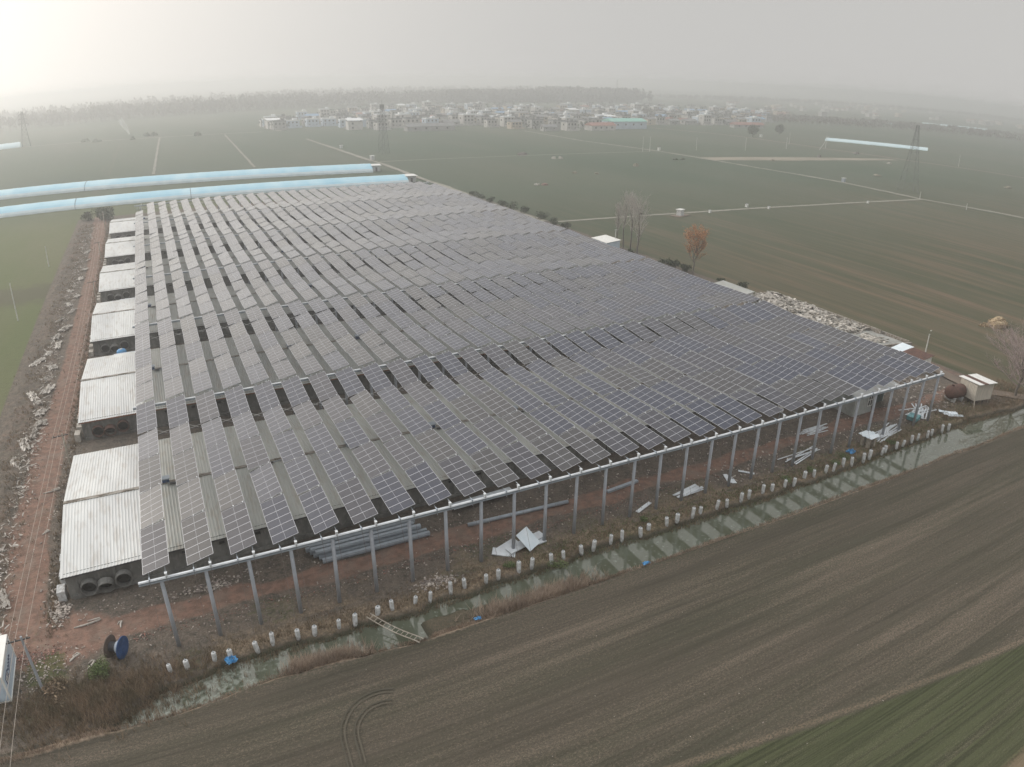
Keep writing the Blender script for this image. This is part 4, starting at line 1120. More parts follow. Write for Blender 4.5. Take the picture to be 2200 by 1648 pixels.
t = shed('shed', 'small shed with a bright white roof in front of the bare poplars', 112.4, 116.6, 105.0, 112.0, 2.7, 3.1, M['contblue_shade'], M['white'])
b = MB(); b.box((-2.13, -1.5, 1.1), (.06, 1.0, 2.0)); obj('door', b, M['white'], t)
t = shed('shed', 'low long shed with a dull grey roof before the rubble yard', 114.3, 116.8, 55.4, 64.8, 1.6, 1.9, M['white'], M['roof_old_shaded'])
b = MB(); b.box((0, -4.73, .8), (1.0, .05, 1.4)); obj('door', b, M['steel_dark'], t)
t = shed('shed', 'small shed with a pale blue roof beyond the brown roofed shed', 113.4, 116.0, 16.1, 18.0, 2.5, 2.9, M['steel_dark'], M['foam_white'])
b = MB(); b.box((0, -.98, 1.1), (.9, .05, 1.9)); obj('door', b, M['steel_dark'], t)
t = shed('shed', 'white walled shed with a rust brown roof behind the right front corner', 112.6, 115.8, 11.9, 15.7, 2.5, 2.85, M['white'], M['rust_tank'])
b = MB(); b.box((.2, -1.93, 1.1), (.9, .05, 1.9)); obj('door', b, M['foam'], t)
# hut on stilts with striped roof
t = thing('feed_hut', 'cream plank hut on stilts with a white and brown striped roof', 'hut', (112.0, 1.15, 0), math.radians(-12))
b = MB(); b.box((0, 0, 1.95), (3.6, 3.3, 2.5))
for k in range(13): b.box((-1.8 + k * .3, -1.66, 1.95), (.04, .05, 2.5)); b.box((-1.82, -1.6 + k * .27, 1.95), (.05, .04, 2.5))
obj('wall', b, mat('cream_planks', (.62, .57, .49), (.48, .45, .40), 1.5, .85, stretch=(3, 3, .4)), t)
for k, mm in enumerate(('white', 'rust_tank', 'white', 'white')):
    b = MB(); b.box((-1.45 + .97 * k, 0, 3.42), (.96, 4.3, .09), rx=-.05); obj('roof', b, M[mm], t, label=None if mm == 'white' else 'brown rusted roof strip')
for x in (-1.6, 1.6):
    for y in (-1.5, 1.5):
        b = MB(); b.tube([(x, y, -.2), (x * .98, y, .8)], .09, 6); obj('stilt', b, M['wood'], t)
b = MB(); b.tube([(-2.6, -2.6, 0), (-1.6, -1.6, 1.0)], .07, 5); obj('prop', b, M['wood'], t)
# rusty tank
t = thing('steel_tank', 'rust brown horizontal tank on concrete cradles left of the stilted hut', 'tank', (108.9, 2.7, 0), math.radians(-8))
b = MB(); prof = [(-1.75, .05), (-1.72, .45), (-1.6, .8), (-1.35, 1.02), (-1.2, 1.06), (1.2, 1.06), (1.35, 1.02), (1.6, .8), (1.72, .45), (1.75, .05)]
b.tube([(x, 0, 1.45) for x, _ in prof], [r_ for _, r_ in prof], 20); smooth(obj('tank_body', b, M['rust_tank'], t))
b = MB(); b.tube([(-.9, 0, 2.4), (-.9, 0, 2.7)], .22, 10); obj('manhole', b, M['rust_tank'], t)
for x in (-.9, .9):
    b = MB(); b.box((x, 0, .3), (.35, 1.9, .75)); obj('cradle', b, M['conc'], t)

# straw mound in the right field
def fuzz(b, cx_, cy_, cz_, rx, ry, rz_, n_, s0, s1, q, shell=.55, up=.3, m=0):
    for k in range(n_):
        while True:
            d = Vector((q.uniform(-1, 1), q.uniform(-1, 1), q.uniform(-1, 1)))
            if shell < d.length < 1: break
        f = 1 + .28 * noise.noise(Vector((d.x * 2 + cx_, d.y * 2 + cy_, d.z * 2)))
        p_ = Vector((cx_ + d.x * rx * f, cy_ + d.y * ry * f, max(cz_ + d.z * rz_ * f, .02)))
        a = Vector((q.gauss(0, 1), q.gauss(0, 1), q.gauss(0, 1) + up)).normalized() * q.uniform(s0, s1)
        c = a.orthogonal().normalized() * q.uniform(.35, .6) * a.length
        c.rotate(Matrix.Rotation(q.uniform(0, 6.3), 3, a))
        b.face([p_ - a * .5, p_ + c * .5, p_ + a * .5, p_ - c * .5], m)
t = thing('straw_heap', 'golden straw heap out in the right hand field', 'straw heap', (154.9, 21.3, 0))
b = MB(); q = random.Random(2)
b.blob((0, 0, .35), (2.6, 1.7, 1.3), 4, rough=.25); fuzz(b, 0, 0, .3, 2.8, 1.9, 1.4, 900, .25, .6, q, .8); fuzz(b, -3, 1.2, .1, 2.0, .9, .5, 260, .2, .5, q, .2)
obj('straw', b, M['straw'], t)

# ------------------------------------------------------------------ shrubs
def shrub(label, x, y, r_, h, n_, m='leaf_dark', s=(.16, .34), name='shrub', cat='shrub', group=None, seed=0):
    q = random.Random(seed + int(x * 7 + y * 3))
    t = thing(name, label, cat, (x, y, 0), 0, group)
    b = MB(); st = MB()
    for k in range(max(4, int(n_ / 130))):
        a = q.uniform(0, 2 * PI); rr = r_ * q.uniform(.1, .62); zz_ = h * q.uniform(.25, .72)
        fuzz(b, math.cos(a) * rr, math.sin(a) * rr, zz_, r_ * q.uniform(.35, .6), r_ * q.uniform(.35, .6), h * q.uniform(.22, .4), 130, s[0], s[1], q, .35)
        st.tube([(0, 0, -.1), (math.cos(a) * rr * .6, math.sin(a) * rr * .6, zz_ * .7), (math.cos(a) * rr, math.sin(a) * rr, zz_ + h * .2)], [.05, .03, .012], 4)
    obj('foliage', b, M[m], t); obj('stem', st, M['bark'], t)
    return t
shrub('leafy grey green shrub at the foot of the blue faced drum', -6.5, -1.2, 1.15, 1.5, 1500, 'leaf_green', (.10, .22), seed=3)
shrub('dull brown brushwood heap around the foot of the near power pole', -9.6, -2.6, 1.7, 1.1, 900, 'dry', (.12, .4))
shrub('dark bush where the dirt road ends behind the farthest barn', -13.2, 226, 4.2, 4.6, 1300, 'leaf_dark', (.4, .9))
shrub('small dark bush left of the one where the dirt road ends', -18.5, 229, 2.6, 3.4, 700, 'leaf_dark', (.4, .8))
for k, (x, y, r_, h, w_) in enumerate(((118.5, 207, 2.8, 2.6, 'farthest one in the hedge'), (118.0, 199, 3.0, 2.4, 'second farthest in the hedge'), (119, 191, 2.6, 2.6, 'third farthest in the hedge'), (119, 182, 3.2, 3.0, 'fourth farthest in the hedge'),
                                   (119, 174, 3.2, 3.2, 'in the middle of the hedge'), (120, 166, 2.8, 2.8, 'on the near side of the hedge middle'), (120.3, 155, 3.0, 3.4, 'just beyond the end of the concrete path'), (120, 146, 2.4, 2.4, 'where the concrete path ends'),
                                   (119.2, 138.5, 2.4, 2.2, 'just this side of the concrete path'), (116.6, 101.5, 2.0, 1.6, 'beside the white roofed shed'),
                                   (118.6, 87.0, 2.3, 2.4, 'left of the orange tree, farther of three'), (118.4, 83.5, 2.2, 2.8, 'left of the orange tree, middle of three'), (119.4, 80.6, 1.9, 2.4, 'left of the orange tree, nearest it'), (119.6, 60.9, 1.9, 2.6, 'round one beside the low grey shed'), (120.6, 69.5, 1.2, 1.3, 'tiny one behind the low grey shed'), (115.8, 18.9, 1.1, 1.5, 'tucked behind the pale blue roofed shed'))):
    shrub('dark green bush on the right side track, %s' % w_, x, y, r_, h, 520, 'leaf_dark', (.25, .55), group='bushes along the right side of the array', seed=k)
for k, (x, y, r_) in enumerate(((34.4, -4.0, 1.2), (66.5, -2.2, .9), (77.6, -1.8, 1.3), (75.2, -2.5, 1.0), (71.0, -2.1, .8), (46.4, -1.4, .6), (87.0, -2.0, 1.0), (30.0, -2.3, .8))):
    shrub('low fresh green weeds on the ditch bank, %s clump from the left' % ordw([0, 0, 0, 0, 0, 0, 0, 0][k] + sorted([34.4, 66.5, 77.6, 75.2, 71.0, 46.4, 87.0, 30.0]).index(x) + 1), x, y, r_, .55, 420, 'leaf_green', (.08, .2), 'weed_clump', 'weeds', 'green weeds on the ditch bank', k)

# ------------------------------------------------------------------ bare trees
def tree(label, x, y, h, trunk_r, seed, spread=.35, levels=4, m='bark_pale', trunk_m='bark', upright=.75, first=.28, leaves=None, nl=0, name='bare_tree', group=None, kids=5, crown_r=None):
    q = random.Random(seed)
    t = thing(name, label, 'tree', (x, y, 0), 0, group)
    tb, bb, lb = MB(), MB(), MB()
    H = [Vector((0, 0, -.2))]
    n_ = 7
    for k in range(1, n_ + 1): H.append(Vector((q.gauss(0, .09) * k * .5, q.gauss(0, .09) * k * .5, h * k / n_ * .92)))
    tb.tube(H, [trunk_r * (1 - k / (n_ + .6)) + .02 for k in range(n_ + 1)], 7)
    def grow(p_, d, L_, r_, lev):
        mid = p_ + d * L_ * .5 + Vector((q.gauss(0, .05), q.gauss(0, .05), q.gauss(0, .03))) * L_
        e = p_ + d * L_ + Vector((0, 0, upright * .18 * L_))
        bb.tube([p_, mid, e], [r_, r_ * .72, r_ * .4], 4 if lev > 1 else 3, cap=False)
        if leaves and lev <= 1:
            for _ in range(nl):
                c = p_.lerp(e, q.random()) + Vector((q.gauss(0, .22), q.gauss(0, .22), q.gauss(0, .22)))
                a = Vector((q.gauss(0, 1), q.gauss(0, 1), q.gauss(0, 1))).normalized() * q.uniform(.08, .19); w_ = a.orthogonal().normalized() * .07
                lb.face([c - a, c + w_, c + a, c - w_])
        if lev <= 0: return
        for _ in range(kids if lev > 1 else kids - 1):
            s_ = q.uniform(.3, 1); o_ = p_.lerp(e, s_)
            nd = (d * .75 + Vector((q.gauss(0, .5), q.gauss(0, .5), q.uniform(0, upright)))).normalized()
            grow(o_, nd, L_ * q.uniform(.45, .7), max(.021, r_ * .58), lev - 1)
    nb = 12
    for k in range(nb):
        s_ = first + (1 - first) * k / nb
        i_ = min(n_ - 1, int(s_ * n_)); p_ = H[i_].lerp(H[i_ + 1], s_ * n_ - i_)
        a = k * 2.4 + q.uniform(-.4, .4)
        d = Vector((math.cos(a) * spread, math.sin(a) * spread, upright)).normalized()
        env = (crown_r or h * .26) * (1.25 - .85 * abs(s_ - .5) * 1.4)
        grow(p_, d, env, trunk_r * (1.1 - s_) * .45 + .015, levels - 2)
    obj('trunk', tb, M[trunk_m], t); obj('branches', bb, M[m], t)
    if leaves: obj('foliage', lb, M[leaves], t)
    return t
PG = 'bare poplars beyond the white roofed shed'
tree('tall bare poplar farthest left, thinnest of the group by the white roofed shed', 121.0, 112.5, 10.2, .13, 31, .22, 4, upright=1.1, kids=6, name='poplar', group=PG, crown_r=2.4)
tree('tall bare poplar just right of the white roofed shed', 120.3, 108.6, 12.9, .2, 32, .25, 4, upright=1.1, first=.36, name='poplar', group=PG, crown_r=3.4)
tree('tall bare poplar in the middle of the group', 119.9, 104.6, 13.0, .22, 33, .25, 4, upright=1.1, first=.36, name='poplar', group=PG, crown_r=3.4)
tree('tall bare poplar at the right with a bird nest and a drooping limb', 119.7, 101.2, 12.6, .24, 34, .34, 4, upright=1.0, first=.2, name='poplar', group=PG, crown_r=3.8)
tree('orange brown leaved tree standing alone by the array edge', 119.3, 77.9, 9.6, .17, 35, .5, 4, 'bark', upright=.75, first=.26, leaves='leaf_orange', nl=16, name='orange_tree', crown_r=2.9)
tree('leafless tree with pinkish twigs at the right edge near the hut', 120.3, -1.6, 8.6, .22, 36, .8, 5, 'twig', 'bark', upright=.5, first=.14, kids=5, crown_r=4.6)
tree('leafless low tree leaning over the ditch at the right edge', 121.5, -3.4, 7.2, .16, 37, .8, 5, 'twig', 'bark', upright=.4, first=.12, kids=5, crown_r=4.2)
b = MB(); q = random.Random(8); fuzz(b, 0, 0, 0, .35, .35, .3, 160, .15, .4, q, .1)
tag(obj('bird_nest', b, M['bark'], None, (119.9, 101.0, 10.6)), 'dark bird nest in the right hand poplar', 'nest')

# ------------------------------------------------------------------ grass and reeds on the banks
def tufts(name, label, n_, fx, fy, h0, h1, m, seed, blades=5, wid=.02, lean=.5, zf=None):
    q = random.Random(seed); b = MB(); n = 0
    while n < n_:
        x = fx(q); y = fy(q, x)
        if y is None: n += 1; continue
        z = zf(x, y)
        for _ in range(blades):
            a = q.uniform(0, 2 * PI); hh = q.uniform(h0, h1); l = q.uniform(0, lean) * hh
            px, py = x + q.gauss(0, .10), y + q.gauss(0, .10)
            wx, wy = -math.sin(a) * wid, math.cos(a) * wid
            tip = (px + math.cos(a) * l, py + math.sin(a) * l, z + hh)
            b.face([(px - wx, py - wy, z - .03), (px + wx, py + wy, z - .03), tip])
        n += 1
    return tag(obj(name, b, M[m]), label, 'grass', kind='stuff')
def zg(x, y):
    ix = int(np.clip(np.searchsorted(gx, x) - 1, 0, NX - 2)); iy = int(np.clip(np.searchsorted(gy, y) - 1, 0, NY - 2))
    return float(max(Z[iy, ix], -.62 + .02))
yN_ = lambda x: float(np.interp(x, XN, YN)); yF_ = lambda x: float(np.interp(x, XF, YF))
tufts('dry_grass', 'brown dry grass on the ditch bank among the anchors', 9000, lambda q: q.uniform(-9, 118), lambda q, x: yN_(x) + abs(q.gauss(1.2, 1.3)) + .15, .10, .38, 'dry', 1, zf=zg, wid=.022)
tufts('dry_grass', 'pale dry grass fringe along the edge of the near field', 7000, lambda q: q.uniform(-16, 130), lambda q, x: yF_(x) + q.gauss(.0, .16), .08, .30, 'dryred', 2, zf=zg, wid=.02)
tufts('weeds', 'dark brown brushwood and weeds filling the near left end of the ditch', 3600, lambda q: q.gauss(-7, 4.2), lambda q, x: q.gauss(-4.0, 1.6), .15, .75, 'dry', 3, 6, .02, .8, zf=zg)
def reed_y(q, x): return yF_(x) + abs(q.gauss(.5, .55))
tufts('reeds', 'pinkish dead reeds clumped on the field side of the ditch', 1500, lambda q: q.choice((q.gauss(31, 1.4), q.gauss(34, 1.6), q.gauss(27.5, 1.6), q.gauss(12, 1.4), q.gauss(9.4, .8))), reed_y, .3, 1.05, 'dryred', 4, 7, .02, .9, zf=zg)
tufts('weeds', 'brown weeds along the left verge and the dirt road', 6500, lambda q: q.choice((q.gauss(-17.6, 1.5), q.gauss(-10.7, .55))), lambda q, x: 5 + 215 * q.random(), .12, .5, 'dry', 5, 5, .035, .7, zf=zg)
tufts('weeds', 'short green weeds on the ditch bank toward the right', 4200, lambda q: q.uniform(32, 112), lambda q, x: yN_(x) + abs(q.gauss(1.8, 1.1)) + .3, .06, .2, 'leaf_green', 6, 5, .03, .9, zf=zg)
tufts('weeds', 'brushwood on the plot under the stilted hut', 1800, lambda q: q.uniform(101, 125), lambda q, x: q.uniform(-3.5, 4), .1, .6, 'dry', 7, 5, .025, .9, zf=zg)

# ------------------------------------------------------------------ blue greenhouses
M['gh'] = mat('greenhouse_film', (.27, .54, .68), (.42, .64, .74), .12, .35, spec=.5, stretch=(1, .2, 1))
M['gh_side'] = mat('greenhouse_skirt', (.60, .68, .71), (.50, .60, .65), .3, .5)
M['gh_strap'] = mat('greenhouse_strap', (.12, .18, .24), (.1, .15, .2), 1, .7)
M['gh_far'] = mat('greenhouse_film_far', (.55, .72, .78), (.62, .76, .8), .1, .4)
def greenhouse(label, a, c, width, h, m, straps=(), room=False, hoop=3.2):
    a, c = Vector(a), Vector(c); L_ = (c - a).length; ang = math.atan2((c - a).y, (c - a).x)
    t = thing('greenhouse', label, 'greenhouse', (a.x, a.y, 0), ang)
    prof = [(0, 0), (.25, .9), (.9, 1.7), (2.2, 2.5), (4.2, 3.15), (6.4, 3.5), (8.2, 3.45), (9.4, 3.0), (9.9, 1.6), (10, 0)]
    prof = [(y * width / 10, z * h / 3.5) for y, z in prof]
    b = MB(); n_ = max(2, int(L_ / hoop))
    for i in range(n_ + 1):
        x = L_ * i / n_
        for y, z in prof: b.v.append((x, y, z + (.05 * h / 3.5 if i % 2 else 0)))
    k = len(prof)
    for i in range(n_):
        for j in range(k - 1):
            b.f.append((i * k + j, (i + 1) * k + j, (i + 1) * k + j + 1, i * k + j + 1)); b.m.append(1 if j < 2 else 0)
    b.f.append(tuple(range(k))); b.m.append(1); b.f.append(tuple(n_ * k + j for j in reversed(range(k)))); b.m.append(1)
    obj('film', b, [m, M['gh_side'] if m is M['gh'] else m], t)
    for x in straps:
        b = MB(); b.tube([(x, y, z + .06) for y, z in prof[:-2]], .13, 5); obj('strap', b, M['gh_strap'], t)
    if room:
        b = MB(); b.box((L_ + 2.2, width * .6, 1.4), (4.0, width * .55, 2.8)); o = obj('end_room', b, M['conc'], t)
        b = MB(); b.box((L_ + 2.2, width * .6, 2.9), (5.2, width * .7, .16)); obj('roof', b, M['white'], o)
        b = MB(); b.box((L_ + 2.2, width * .6 - width * .28 - .03, 1.0), (.9, .06, 1.9)); obj('door', b, M['steel_dark'], o)
    return t
greenhouse('long pale blue film greenhouse touching the back of the solar array', (-170, 268), (108.5, 252.5), 10.5, 3.1, M['gh'], (145, 167 + 22), True)
greenhouse('second long blue film greenhouse, farther back across the strip of field', (-170, 334), (106, 298.5), 11, 3.4, M['gh'], (146,), True)
greenhouse('short blue greenhouse alone in the right hand distance', (548, 405), (596, 332), 11, 2.4, M['gh_far'])
greenhouse('pale greenhouse at the left edge beside the far pylon', (-220, 688), (-106, 697), 14, 4.5, M['gh_far'])
greenhouse('white greenhouse strip near the right hand far village', (1190, 730), (1300, 668), 14, 3, M['gh_far'])
greenhouse('small white tunnel beyond the village, right of the last houses', (1000, 700), (1040, 680), 9, 2.5, M['gh_far'])

# ------------------------------------------------------------------ lattice pylons
def pylon(label, x, y, h, w0=4.6, w1=.9, rz=0, arms=3, bar=.13, mast=False):
    t = thing('pylon', label, 'pylon', (x, y, 0), rz, 'lattice towers')
    lv = [0, .18, .34, .48, .6, .7, .79, .87, .94, 1.0]
    W = lambda s: w0 / 2 * (1 - s) ** 1.15 + w1 / 2
    for sx, sy in ((1, 1), (1, -1), (-1, 1), (-1, -1)):
        b = MB(); b.tube([(sx * W(s), sy * W(s), s * h) for s in lv], bar, 4); obj('leg', b, M['pylon'], t)
    b = MB()
    for a, c in zip(lv[:-1], lv[1:]):
        wa, wc = W(a), W(c)
        P0 = [(wa, wa), (-wa, wa), (-wa, -wa), (wa, -wa)]; P1 = [(wc, wc), (-wc, wc), (-wc, -wc), (wc, -wc)]
        for k in range(4):
            p0, p1, q0, q1 = P0[k], P0[(k + 1) % 4], P1[k], P1[(k + 1) % 4]
            b.tube([(*p0, a * h), (*q1, c * h)], bar * .55, 3); b.tube([(*p1, a * h), (*q0, c * h)], bar * .55, 3); b.tube([(*q0, c * h), (*q1, c * h)], bar * .55, 3)
    obj('bracing', b, M['pylon'], t)
    if mast:
        b = MB(); b.tube([(0, 0, h), (0, 0, h + 3)], bar * .7, 4)
        for k in range(3): b.box((math.cos(k * 2.1) * 1.0, math.sin(k * 2.1) * 1.0, h - 1.2), (.35, .35, 2.0))
        b.lathe([(1.5, h - .1), (1.5, h + .1)], 10); obj('aerial_head', b, M['pylon'], t)
    else:
        for k in range(arms):
            z = h * (.66 + .13 * k); aw = (4.2, 3.6, 2.9)[k] * h / 30
            b = MB()
            for sg in (1, -1):
                b.tube([(0, 0, z + .6), (sg * aw, 0, z)], bar * .7, 3); b.tube([(0, 0, z - .5), (sg * aw, 0, z)], bar * .7, 3)
                b.tube([(sg * aw, 0, z), (sg * aw, 0, z - 1.5)], bar * .9, 4)
            obj('crossarm', b, M['pylon'], t)
pylon('dark telecom lattice mast in the field between the greenhouses and the village', 139, 387, 28.6, 3.6, 1.5, .3, bar=.11, mast=True)
pylon('slim lattice pylon at the bend of the paths on the right', 322.6, 161.5, 31.0, 7.0, 1.0, .9, bar=.08)
pylon('hazy lattice pylon at the far left by the pale greenhouse', -101, 700, 31, 6.0, 1.4, .2, bar=.22)
pylon('barely visible lattice mast rising over the woods behind the village', 1366, 1923, 46, 7, 1.6, .2, bar=.4, mast=True)

def dpole(label, x, y, h, lean=0.0, r_=.17, arm=True):
    t = thing('field_pole', label, 'pole', (x, y, 0), 0, 'pale poles in the far fields')
    b = MB(); b.tube([(0, 0, -.3), (lean, 0, h)], [r_, r_ * .7], 6); obj('shaft', b, M['pole'], t)
    if arm: b = MB(); b.box((lean, 0, h - .4), (1.6, .12, .12)); obj('crossarm', b, M['pole'], t)
for d in (('left one of a pole pair where the two pale paths meet', 297.8, 340.2, 9.5), ('right one of a pole pair where the two pale paths meet', 303, 339.6, 9.5), ('lone pale pole right of the pole pair', 343, 340.5, 8.6), ('second lone pale pole right of the pole pair', 383, 335, 8.4),
          ('pale pole before the right hand track, left of a taller one', 430, 341, 8.4), ('pale pole on the far side of the right hand track', 468.5, 374, 9), ('upright pole of the leaning pair by the blue greenhouse', 480, 346.5, 9.5),
          ('leaning strut pole beside the blue greenhouse', 458.5, 334, 10, 9.0), ('pale pole beside the track right of the blue greenhouse', 496.5, 241, 8.5), ('short pale post at the junction of the concrete paths', 308, 144.8, 3.2), ('thin post on the path right of the junction', 304.8, 119.5, 2.8)):
    dpole(d[0], *d[1:], arm=(len(d) == 4 and d[3] > 5))

# little things in the fields
def mound_thing(label, x, y, r_, h, m, seed, name='earth_mound', cat='mound', group='small mounds in the fields'):
    b = MB(); b.blob((0, 0, 0), (r_, r_ * .8, h), seed, rough=.3); q = random.Random(seed); fuzz(b, 0, 0, 0, r_ * 1.1, r_ * .9, h * 1.1, 60, .2, .6, q, .8)
    tag(obj(name, b, M[m], None, (x, y, 0)), label, cat, group)
MD = [(211.7, 344.3, 3.0, 1.6, 'bark', 'dark scrub heap on the path left of the pole pair'), (219, 318.6, 1.5, 1.1, 'debris', 'left one of two pale mounds beyond the array'), (222.6, 317.6, 1.5, 1.1, 'debris', 'right one of two pale mounds beyond the array'),
      (243, 272, 1.6, 1.4, 'stubble', 'lone rounded tan mound below the pole pair'), (160.3, 224.5, 1.5, .9, 'brick', 'reddish pile in the field nearest the array back'), (157.5, 226.5, 1.3, .7, 'debris', 'small pale pile beside the reddish one'),
      (195, 256.4, 1.3, .9, 'stubble', 'faint tan mound in the middle of the field'), (203.6, 250, 1.2, .8, 'stubble', 'faint tan mound just right of another one'), (287.3, 294, 2.0, 1.0, 'leaf_dark', 'dark low clump left of the stubble strip'), (292, 293, 2.0, 1.0, 'leaf_dark', 'dark low clump nearest the stubble strip'),
      (349, 275.6, 1.6, 1.0, 'stubble', 'small mound on the edge of the stubble strip'), (407.7, 290, 1.8, 1.3, 'bark', 'dark mound at the far edge of the stubble strip'), (468.2, 307, 2.4, 1.4, 'bark', 'dark clump by the right hand track'), (436.3, 255.3, 2.0, .9, 'debris', 'pale mound just below the right hand track'),
      (362, 208.6, 2.4, .9, 'stubble', 'wide low tan mound left of the slim pylon'), (423, 164, 2.4, 1.0, 'stubble', 'tan mound near the right edge'), (-47, 677, 3.6, 2.8, 'leaf_dark', 'left one of two dark bushes by the far left path'), (-37, 665, 3.6, 2.8, 'leaf_dark', 'right one of two dark bushes by the far left path'),
      (5.5, 684, 3.2, 3.2, 'leaf_dark', 'left one of a pair of bushes before the smoke'), (12, 684, 3.2, 3.2, 'leaf_dark', 'right one of a pair of bushes before the smoke'), (48, 638, 3.4, 3.4, 'leaf_dark', 'single bush on the bend of the far path'), (-6.6, 653, 2.6, 2.4, 'leaf_dark', 'single bush below the smoke')]
for k, d in enumerate(MD): mound_thing(d[5], d[0], d[1], d[2], d[3], d[4], 50 + k)
for k, (x, y, s_, m_, d) in enumerate(((167.9, 142.6, 2.0, 'conc', 'grey pump box on a bare patch beside the pale path'), (182.5, 143.9, .8, 'white', 'small white outlet block right of the pump box'), (210.8, 143.2, .8, 'white', 'white outlet block below the crooked standpipe'),
                                (266.7, 141.6, .8, 'white', 'white outlet block nearest the path junction'), (204.9, 148.8, 1.0, 'white', 'crooked white standpipe on the far side of the path'), (313.9, 193, 1.8, 'galv', 'grey pump box beside the path beyond the junction'),
                                (315, 345.4, 1.6, 'white', 'white box where the path passes the pole pair'), (499, 436, 2.2, 'white', 'white hut below the round dark tree'), (125.2, 437.7, 1.6, 'conc', 'pale block on the far path behind the greenhouses'), (122.5, 356, 2.0, 'conc', 'pale blocks beside the far greenhouse end'))):
    t = thing('pump_box', d, 'box', (x, y, 0), .3)
    b = MB(); b.box((0, 0, s_ * .5), (s_, s_ * .9, s_ * 1.1), taper=.94); obj('case', b, M[m_], t)
    b = MB(); b.box((0, 0, s_ * 1.08), (s_ * 1.2, s_ * 1.1, s_ * .12)); obj('lid', b, M['conc' if m_ != 'conc' else 'white'], t)
b = MB(); b.box((168, 142.6, .16), (7, 4, .06), rz=.3); tag(obj('bare_patch', b, M['track']), kind='structure')

# ------------------------------------------------------------------ the village
HM = {'w': mat('wall_white', (.54, .53, .51), (.42, .41, .39), .4, .9), 'c': mat('wall_cream', (.52, .45, .36), (.42, .37, .30), .4, .9), 'b': mat('wall_blue', (.48, .56, .64), (.40, .47, .55), .4, .9), 'g': mat('wall_grey', (.38, .38, .37), (.30, .30, .29), .4, .9),
      'rw': mat('roof_white', (.74, .76, .76), (.62, .64, .65), .3, .5), 'rr': mat('roof_red', (.34, .17, .14), (.25, .13, .11), .3, .9), 'rg': mat('roof_grey', (.24, .24, .24), (.17, .17, .17), .3, .9), 'rb': mat('roof_blue', (.22, .36, .52), (.18, .29, .42), .3, .6),
      'rt': mat('roof_teal', (.24, .52, .44), (.2, .44, .38), .3, .6)}
WIN = MB(); WIN.box((0, 0, 0), (1.5, .12, 1.5)); WIN_ME = WIN.mesh('window', [M['dark']])
DOR = MB(); DOR.box((0, 0, 0), (1.4, .12, 2.3)); DOR_ME = DOR.mesh('door', [M['steel_dark']])
def house_proto(w_, d_, h, wm, roof, rm, storeys, porch):
    parts = []
    b = MB(); b.box((0, 0, h / 2 - .2), (w_, d_, h + .4)); b.box((w_ * .12, -d_ / 2 - 2.6, 1.1), (w_ * 1.02, .25, 2.2)); b.box((-w_ * .39, -d_ / 2 - 1.3, 1.2), (.25, 2.6, 2.4))
    if porch:
        for k in range(4): b.box((-w_ / 2 + .3 + k * (w_ - .6) / 3, -d_ / 2 - .9, h / 2), (.3, .3, h))
        b.box((0, -d_ / 2 - .5, h - .2), (w_, 1.3, .3)); b.box((0, -d_ / 2 - .5, h / storeys), (w_, 1.3, .25))
    parts.append(('wall', b.mesh('wall', [HM[wm]]), None))
    b = MB()
    if roof == 'flat':
        b.box((0, 0, h + .1), (w_ + .5, d_ + .5, .2)); b.box((0, -d_ / 2, h + .5), (w_ + .3, .2, .8)); b.box((0, d_ / 2, h + .5), (w_ + .3, .2, .8)); b.box((w_ * .3, d_ * .25, h + 1.3), (w_ * .28, d_ * .3, 2.2))
    elif roof == 'gable':
        y, e = d_ / 2 + .5, w_ / 2 + .4
        for s_ in (1, -1): b.face([(-e, s_ * y, h - .1), (e, s_ * y, h - .1), (e, 0, h + 2.0), (-e, 0, h + 2.0)][::s_])
        for s_ in (1, -1): b.face([(s_ * e, -y, h - .1), (s_ * e, y, h - .1), (s_ * e, 0, h + 2.0)][::s_])
    else:
        y, e = d_ / 2 + .8, w_ / 2 + .6
        b.face([(-e, -y, h + 2.6), (e, -y, h + 2.6), (e, y, h + 1.2), (-e, y, h + 1.2)]); b.face([(-e, -y, h + 2.5), (-e, y, h + 1.1), (e, y, h + 1.1), (e, -y, h + 2.5)])
        for k in (-1, 1):
            b.box((k * (w_ / 2 - .3), -d_ / 2 + .3, h + 1.2), (.18, .18, 2.5)); b.box((k * (w_ / 2 - .3), d_ / 2 - .3, h + .6), (.18, .18, 1.2))
    parts.append(('roof', b.mesh('roof', [HM[rm]]), None))
    for f_ in range(storeys):
        z = h * (f_ + .55) / storeys
        for k in range(3):
            x = (k - 1) * w_ * .3
            if f_ == 0 and k == 1: parts.append(('door', DOR_ME, (x, -d_ / 2 - .05, 1.15)))
            else: parts.append(('window', WIN_ME, (x, -d_ / 2 - .05, z)))
        parts.append(('window', WIN_ME, (w_ * .2, d_ / 2 + .05, z)))
    parts.append(('window', WIN_ME, (-w_ / 2 - .05, 0, h * .7)))
    return parts
TYPES = [('white two-storey flat roofed house', house_proto(12, 10, 7.2, 'w', 'flat', 'rg', 2, True)), ('white house with tilted metal roof', house_proto(12, 11, 7, 'w', 'shed', 'rw', 2, True)),
         ('pale blue flat roofed house', house_proto(13, 10, 7.4, 'b', 'flat', 'rw', 2, False)), ('low cream house with red roof', house_proto(14, 8, 3.8, 'c', 'gable', 'rr', 1, False)),
         ('low grey house with grey roof', house_proto(15, 8, 3.8, 'g', 'gable', 'rg', 1, False)), ('cream two-storey gable roofed house', house_proto(11, 9, 6.8, 'c', 'gable', 'rg', 2, True)),
         ('white house with blue metal roof', house_proto(14, 9, 5.5, 'w', 'gable', 'rb', 2, False)), ('white three-storey flat roofed house', house_proto(11, 10, 10, 'w', 'flat', 'rw', 3, True)), ('grey two-storey flat roofed house', house_proto(12, 10, 7, 'g', 'flat', 'rg', 2, False))]
